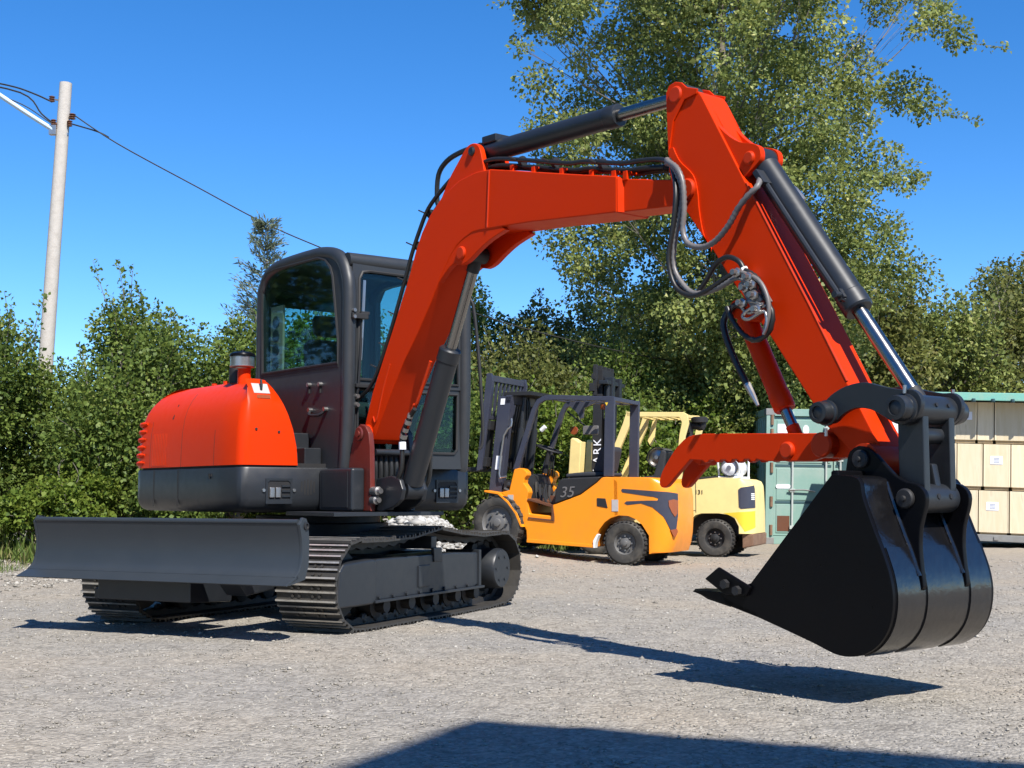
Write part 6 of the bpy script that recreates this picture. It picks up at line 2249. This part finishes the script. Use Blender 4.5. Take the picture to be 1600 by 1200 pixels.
    for t in (0.14, W - 0.26):
        mm.frbox(mf, 1.76, 1.94, 0.42, 2.16, t, t + 0.03)
        mm.frbox(mf, 1.76, 1.80, 0.42, 2.16, t + 0.03, t + 0.12)
        mm.frbox(mf, 1.90, 1.94, 0.42, 2.16, t + 0.03, t + 0.12)
    mm.frbox(mf, 1.76, 1.84, 2.06, 2.17, 0.14, W - 0.14)
    mm.frbox(mf, 1.76, 1.84, 0.60, 0.75, 0.17, W - 0.17)
    ms = obj('mast', mm, 'navy_metal', root, bevel=0.006)
    im = MB()
    for t in (0.20, W - 0.26):
        im.frbox(mf, 1.80, 1.90, 0.45, 2.19, t + 0.03, t + 0.06)
    im.frbox(mf, 1.50, 1.90, 2.17, 2.22, 0.2, W - 0.2)
    obj('inner_mast', im, 'black_matt', ms, bevel=0.004)
    m = MB()
    for t in (0.34, W - 0.40):
        m.cyl(mf(1.66, 0.5, t), mf(1.66, 1.75, t), 0.045, n=14)
        m.cyl(mf(1.66, 1.75, t), mf(1.66, 2.15, t), 0.028, n=12)
    obj('lift_cylinder', m, 'charcoal', ms)
    m = MB()
    for k, t in enumerate((0.46, 0.53, 0.60)):
        m.tube([mf(1.72, 0.6, t), mf(1.68, 1.4, t), mf(1.70, 2.1, t), mf(1.80, 2.14, t), mf(1.84, 1.7, t)], 0.014, 6, 3)
    obj('mast_hose', m, 'hose', ms)
    m = MB().tube([mf(1.70, 1.86, 0.10), mf(1.69, 1.76, 0.09), mf(1.78, 1.64, 0.09), mf(1.79, 1.14, 0.09), mf(1.74, 1.10, 0.09), mf(1.68, 1.11, 0.09)], 0.014, 8, 2)
    obj('hose_guard', m, 'steel', ms)
    for (sa_, za) in ((1.80, 1.28),):
        m = MB().frbox(mf, 1.80, 1.88, 1.20, 1.38, 0.134, 0.139)
        obj('data_plate', m, 'white_paint', ms)
    m = MB().frbox(mf, 1.84, 1.90, 2.05, 2.13, 0.134, 0.139)
    obj('label_plate', m, 'white_paint', ms)
    m = MB().tube([mf(1.66, 1.0, 0.12), mf(1.50, 0.98, 0.14)], 0.04, 10, 1)
    m.tube([mf(1.70, 0.95, 0.10), mf(1.60, 0.90, 0.13)], 0.03, 8, 1)
    m.frbox(mf, 1.58, 1.74, 0.86, 1.06, 0.16, 0.3)
    obj('tilt_cylinder', m, 'black_matt', ms)
    # carriage and load backrest
    cm = MB()
    for z in (1.30, 1.78):
        cm.frbox(mf, 1.98, 2.05, z - 0.06, z + 0.06, 0.06, W - 0.06)
    cm.frbox(mf, 1.94, 1.99, 1.22, 1.86, 0.30, 0.36)
    cm.frbox(mf, 1.94, 1.99, 1.22, 1.86, W - 0.36, W - 0.30)
    cr = obj('carriage', cm, 'black_matt', root, bevel=0.006)
    m = MB()
    m.prism(mf, [(2.10, 1.18), (2.03, 1.20), (2.0, 2.36), (2.03, 2.46), (2.10, 2.46)], 0.03, 0.08)
    m.prism(mf, [(2.10, 1.18), (2.03, 1.20), (2.0, 2.36), (2.03, 2.46), (2.10, 2.46)], W - 0.08, W - 0.03)
    m.frbox(mf, 2.03, 2.09, 2.36, 2.44, 0.08, W - 0.08)
    m.frbox(mf, 2.03, 2.08, 1.86, 1.91, 0.08, W - 0.08)
    br_ = obj('load_backrest', m, 'navy_metal', root, bevel=0.005)
    for t in np.linspace(0.16, W - 0.16, 8):
        m = MB().frbox(mf, 2.04, 2.07, 1.91, 2.36, t - 0.018, t + 0.018)
        obj('backrest_bar', m, 'navy_metal', br_)
    for t in (0.22, W - 0.34):
        m = MB().prism(mf, [(2.05, 1.84), (2.11, 1.84), (2.115, 1.24), (3.1, 1.215), (3.1, 1.19), (2.09, 1.185), (2.05, 1.22)], t, t + 0.12)
        obj('fork', m, 'black_matt', root, bevel=0.006)
    # wheels and axles
    lug_tyre(fr, 1.75, 0.512, -0.03, 0.22, 0.355, 0.215, root, 20)
    lug_tyre(fr, 1.75, 0.512, W - 0.22, W + 0.03, 0.355, 0.215, root, 20)
    lug_tyre(fr, 0.004, 0.274, 0.0, 0.17, 0.278, 0.14, root, 30)
    lug_tyre(fr, 0.004, 0.274, W - 0.17, W, 0.278, 0.14, root, 30)
    m = MB().cyl(fr(0.004, 0.274, 0.12), fr(0.004, 0.274, W - 0.12), 0.06, n=12)
    m.frbox(fr, -0.1, 0.11, 0.2, 0.5, 0.35, W - 0.35)
    m.cyl(fr(1.75, 0.512, 0.15), fr(1.75, 0.512, W - 0.15), 0.10, n=12)
    m.frbox(fr, 0.3, 1.4, 0.28, 0.5, 0.3, W - 0.3)
    obj('axle', m, 'black_matt', root)
    m = MB().prism(fr, [(0.43, 0.21), (0.43, 0.30), (0.38, 0.38), (0.36, 0.37), (0.40, 0.28), (0.41, 0.21)], 0.03, 0.12)
    obj('mud_flap', m, 'white_paint', root)


make_orange_forklift()


def make_yellow_forklift():
    base = Vector((2.83, 17.97, 0))
    bt_ = math.radians(22)
    fw = Vector((-math.cos(bt_), math.sin(bt_), 0))
    ll = Vector((math.sin(bt_), math.cos(bt_), 0))

    def fr(s, z, t):
        return fw * s + ll * t + ZZ * z
    root = thing('forklift', 'pale yellow gas forklift numbered 131 behind the orange one', 'forklift', base, 'forklifts parked at the back of the yard')
    W = 1.15
    bd_ = [(0.55, 1.045), (0.273, 1.078), (0.0, 1.108), (-0.104, 1.112), (-0.42, 1.09), (-0.52, 1.06), (-0.557, 1.0), (-0.566, 0.90), (-0.578, 0.64), (-0.576, 0.33), (-0.36, 0.36), (-0.345, 0.43), (-0.272, 0.545), (-0.18, 0.592), (-0.05, 0.612), (0.2, 0.61), (0.28, 0.585), (0.345, 0.53), (0.385, 0.43), (0.40, 0.344), (0.55, 0.34)]
    body = obj('counterweight', rounded_weight(fr, bd_, -0.33, -0.525, W, 0.04, 0.2), 'pale_yellow', root, ang=40)

    def cmy(x):
        return corner_map(x, -0.33, -0.578, -0.525, 0.04, 0.2)
    m = MB().prism(fr, [(-0.36, 0.335), (-0.525, 0.325), (-0.515, 0.16), (-0.36, 0.125)], 0.10, W - 0.10)
    obj('lower_weight', m, 'rust', root, bevel=0.02)
    wrapped_decal('bright_patch', fr, [(-0.12, 0.615), (-0.578, 0.645), (-0.576, 0.42), (-0.40, 0.36), (-0.35, 0.45), (-0.29, 0.55)], 'bright_yellow', body, cmy, 0.003)
    gr = wrapped_decal('rear_grille', fr, [(-0.33, 0.94), (-0.36, 0.97), (-0.55, 1.0), (-0.57, 0.95), (-0.578, 0.69), (-0.36, 0.675), (-0.335, 0.70)], 'navy_metal', body, cmy, 0.006)
    for k in range(4):
        wrapped_decal('lamp', fr, [(-0.555, 0.80 + 0.025 * k), (-0.555, 0.815 + 0.025 * k), (-0.49, 0.815 + 0.025 * k), (-0.49, 0.80 + 0.025 * k)], 'lens_white', gr, cmy, 0.009)
    for s, z0, z1 in ((0.275, 0.62, 1.07), (0.40, 0.65, 1.05)):
        m = MB().frbox(fr, s - 0.004, s + 0.004, z0, z1, 0.0372, 0.045)
        obj('panel_seam', m, 'black_matt', body)
    m = MB().frbox(fr, 0.275, 0.54, 0.645, 0.652, 0.0372, 0.045)
    obj('panel_seam', m, 'black_matt', body)
    lettering('131', 0.085, fr(0.225, 0.905, 0.034), -fw, ZZ, 'black_matt', root)
    lettering('50', 0.07, fr(0.44, 0.49, 0.038), -fw, ZZ, 'hose_grey', root)
    # front part of the chassis
    m = MB().prism(fr, [(0.552, 0.34), (0.552, 1.04), (0.9, 0.98), (1.0, 0.72), (1.55, 0.70), (1.62, 0.9), (1.95, 0.9), (1.9, 0.6), (1.5, 0.30)], 0.06, W - 0.06)
    obj('chassis', m, 'pale_yellow', root, bevel=0.012)
    m = MB().prism(fr, [(0.56, 0.20), (0.56, 0.42), (0.42, 0.42), (0.46, 0.20)], 0.03, 0.2)
    obj('step', m, 'black_matt', root, bevel=0.01)
    for ta, tb in ((0.10, 0.32), (W - 0.32, W - 0.10)):
        m = MB().prism(fr, [(2.222, 0.85), (2.165, 1.69), (2.13, 1.71), (2.03, 1.64), (1.995, 1.655), (2.05, 0.85)], ta, tb)
        obj('front_cowl', m, 'pale_yellow', root, bevel=0.02)
    m = MB().prism(fr, [(0.60, 1.05), (0.55, 1.09), (-0.12, 1.145), (-0.12, 1.11), (0.27, 1.082)], 0.1, W - 0.1)
    obj('hood_top', m, 'black_matt', root, bevel=0.01)
    # overhead guard
    gm = MB()
    for t in (0.10, W - 0.17):
        gm.prism(fr, [(1.30, 2.0), (1.30, 2.07), (0.46, 2.045), (0.40, 2.01), (0.385, 1.88), (0.44, 1.70), (0.50, 1.05), (0.59, 1.05), (0.52, 1.72), (0.48, 1.90), (0.52, 1.975)], t, t + 0.07)
        gm.prism(fr, [(1.30, 2.07), (1.22, 2.05), (1.25, 1.88), (1.62, 1.05), (1.72, 1.05), (1.36, 1.90)], t, t + 0.07)
        gm.prism(fr, [(1.16, 1.98), (1.10, 2.0), (1.14, 1.70), (1.20, 1.60), (1.24, 1.68)], t, t + 0.05)
    for s in np.linspace(0.5, 1.2, 6):
        gm.frbox(fr, s - 0.025, s + 0.025, 1.985 + 0.03 * (s - 0.5), 2.03 + 0.03 * (s - 0.5), 0.17, W - 0.17)
    obj('overhead_guard', gm, 'pale_yellow', root, bevel=0.012)
    # gas bottles on the hood
    for (s, z, t0, t1, r, lab) in ((0.95, 1.415, 0.48, 1.0, 0.15, None), (-0.2, 1.25, 0.1, 0.75, 0.125, None)):
        m = MB().lathe(fr(s, z, t0), ll, [(0.03, -0.035), (r * 0.6, -0.025), (r * 0.88, 0.0), (r, 0.05), (r, t1 - t0 - 0.05), (r * 0.8, t1 - t0)], 28)
        gb = obj('gas_bottle', m, 'steel' if s > 0 else 'white_paint', root)
        m = MB().lathe(fr(s, z, t0 - 0.05), ll, [(r * 1.0, 0), (r * 1.02, 0.06), (r * 0.94, 0.06), (r * 0.93, 0)], 28, cap=False)
        m.lathe(fr(s, z, t0 - 0.06), ll, [(0.01, 0), (0.03, 0.0), (0.035, 0.03)], 12)
        obj('collar', m, 'steel', gb)
    m = MB()
    for s in (-0.05, -0.36):
        for t in (0.12, 0.6):
            m.tube([fr(s, 1.10, t), fr(s + (0.03 if s > -0.2 else -0.01), 1.42, t)], 0.014, 8, 1)
    m.tube([fr(-0.04, 1.12, 0.1), fr(-0.20, 1.105, 0.09), fr(-0.36, 1.12, 0.1)], 0.016, 8, 2)
    m.frbox(fr, -0.36, -0.05, 1.09, 1.125, 0.1, 0.7)
    obj('bottle_rack', m, 'white_paint', root)
    m = MB().tube([fr(0.45, 1.05, 0.42), fr(0.45, 1.78, 0.42), fr(0.36, 1.86, 0.42), fr(0.27, 1.84, 0.42), fr(0.25, 1.95, 0.42)], 0.055, 12, 3)
    m.cyl(fr(0.51, 1.84, 0.34), fr(0.42, 1.84, 0.34), 0.085, n=16)
    m.lathe(fr(0.30, 1.90, 0.42), ZZ, [(0.05, 0), (0.12, 0.01), (0.125, 0.07), (0.09, 0.09)], 18)
    obj('air_intake', m, 'black_matt', root)
    m = MB().tube([fr(0.9, 1.3, 0.4), fr(0.75, 1.2, 0.42), (fr(0.7, 1.08, 0.4))], 0.012, 6, 3)
    obj('gas_hose', m, 'hose', root)
    # seat and wheel
    m = MB().prism(fr, [(1.20, 1.05), (0.85, 1.05), (0.78, 1.5), (0.86, 1.53), (0.98, 1.15), (1.20, 1.12)], 0.35, W - 0.35)
    obj('seat', m, 'seat_cloth', root, bevel=0.03)
    def yf(s, z, t):
        return fr(s - 0.24 - 0.03 * (z - 1.0), z, t + 0.12)
    # mast raised with carriage high up
    mm = MB()
    for t in (0.20, W - 0.32):
        mm.frbox(yf, 2.02, 2.16, 0.3, 2.36, t, t + 0.035)
        mm.frbox(yf, 2.02, 2.06, 0.3, 2.36, t + 0.035, t + 0.12)
    mm.frbox(yf, 2.04, 2.12, 2.2, 2.34, 0.2, W - 0.2)
    ms = obj('mast', mm, 'black_matt', root, bevel=0.006)
    m = MB()
    m.cyl(yf(1.97, 0.6, 0.30), yf(1.97, 2.0, 0.30), 0.05, n=14)
    m.cyl(yf(1.97, 2.0, 0.30), yf(1.97, 2.5, 0.30), 0.034, n=12)
    obj('lift_cylinder', m, 'charcoal', ms)
    lx = yf(2.12, 1.36, 0.196)
    for i, ch_ in enumerate('CLARK'):
        lettering(ch_, 0.17, yf(2.07, 1.12 + 0.13 * i, 0.19), ZZ, fw, 'paper', root)
    m = MB()
    m.frbox(yf, 2.12, 2.20, 2.40, 2.52, 0.12, W - 0.12)
    m.frbox(yf, 2.12, 2.18, 2.58, 2.66, 0.15, W - 0.15)
    for t in (0.16, 0.38, 0.60, 0.82, W - 0.2):
        m.frbox(yf, 2.10, 2.16, 2.34, 2.80, t, t + 0.06)
    m.frbox(yf, 2.05, 2.13, 2.36, 2.74, 0.3, W - 0.3)
    ca = obj('carriage', m, 'black_matt', root, bevel=0.006)
    m = MB()
    for t in (0.34, W - 0.46):
        m.frbox(yf, 1.90, 2.04, 2.28, 2.62, t, t + 0.12)
    m.frbox(yf, 1.92, 2.06, 2.5, 2.56, 0.14, W - 0.14)
    obj('carriage_bracket', m, 'charcoal', ca, bevel=0.01)
    # wheels
    lug_tyre(fr, 0.004, 0.263, 0.0, 0.18, 0.27, 0.135, root, 32, 'black_matt')
    lug_tyre(fr, 0.004, 0.263, W - 0.18, W, 0.27, 0.135, root, 32, 'black_matt')
    lug_tyre(fr, 1.75, 0.33, -0.02, 0.2, 0.33, 0.2, root, 22)
    lug_tyre(fr, 1.75, 0.33, W - 0.2, W + 0.02, 0.33, 0.2, root, 22)
    m = MB().cyl(fr(0.004, 0.263, 0.12), fr(0.004, 0.263, W - 0.12), 0.06, n=12)
    m.frbox(fr, -0.35, 0.55, 0.3, 0.6, 0.22, W - 0.22)
    obj('axle', m, 'black_matt', root)
    obj('axle', MB().cyl(fr(1.75, 0.33, 0.12), fr(1.75, 0.33, W - 0.12), 0.08, n=12), 'black_matt', root)


make_yellow_forklift()
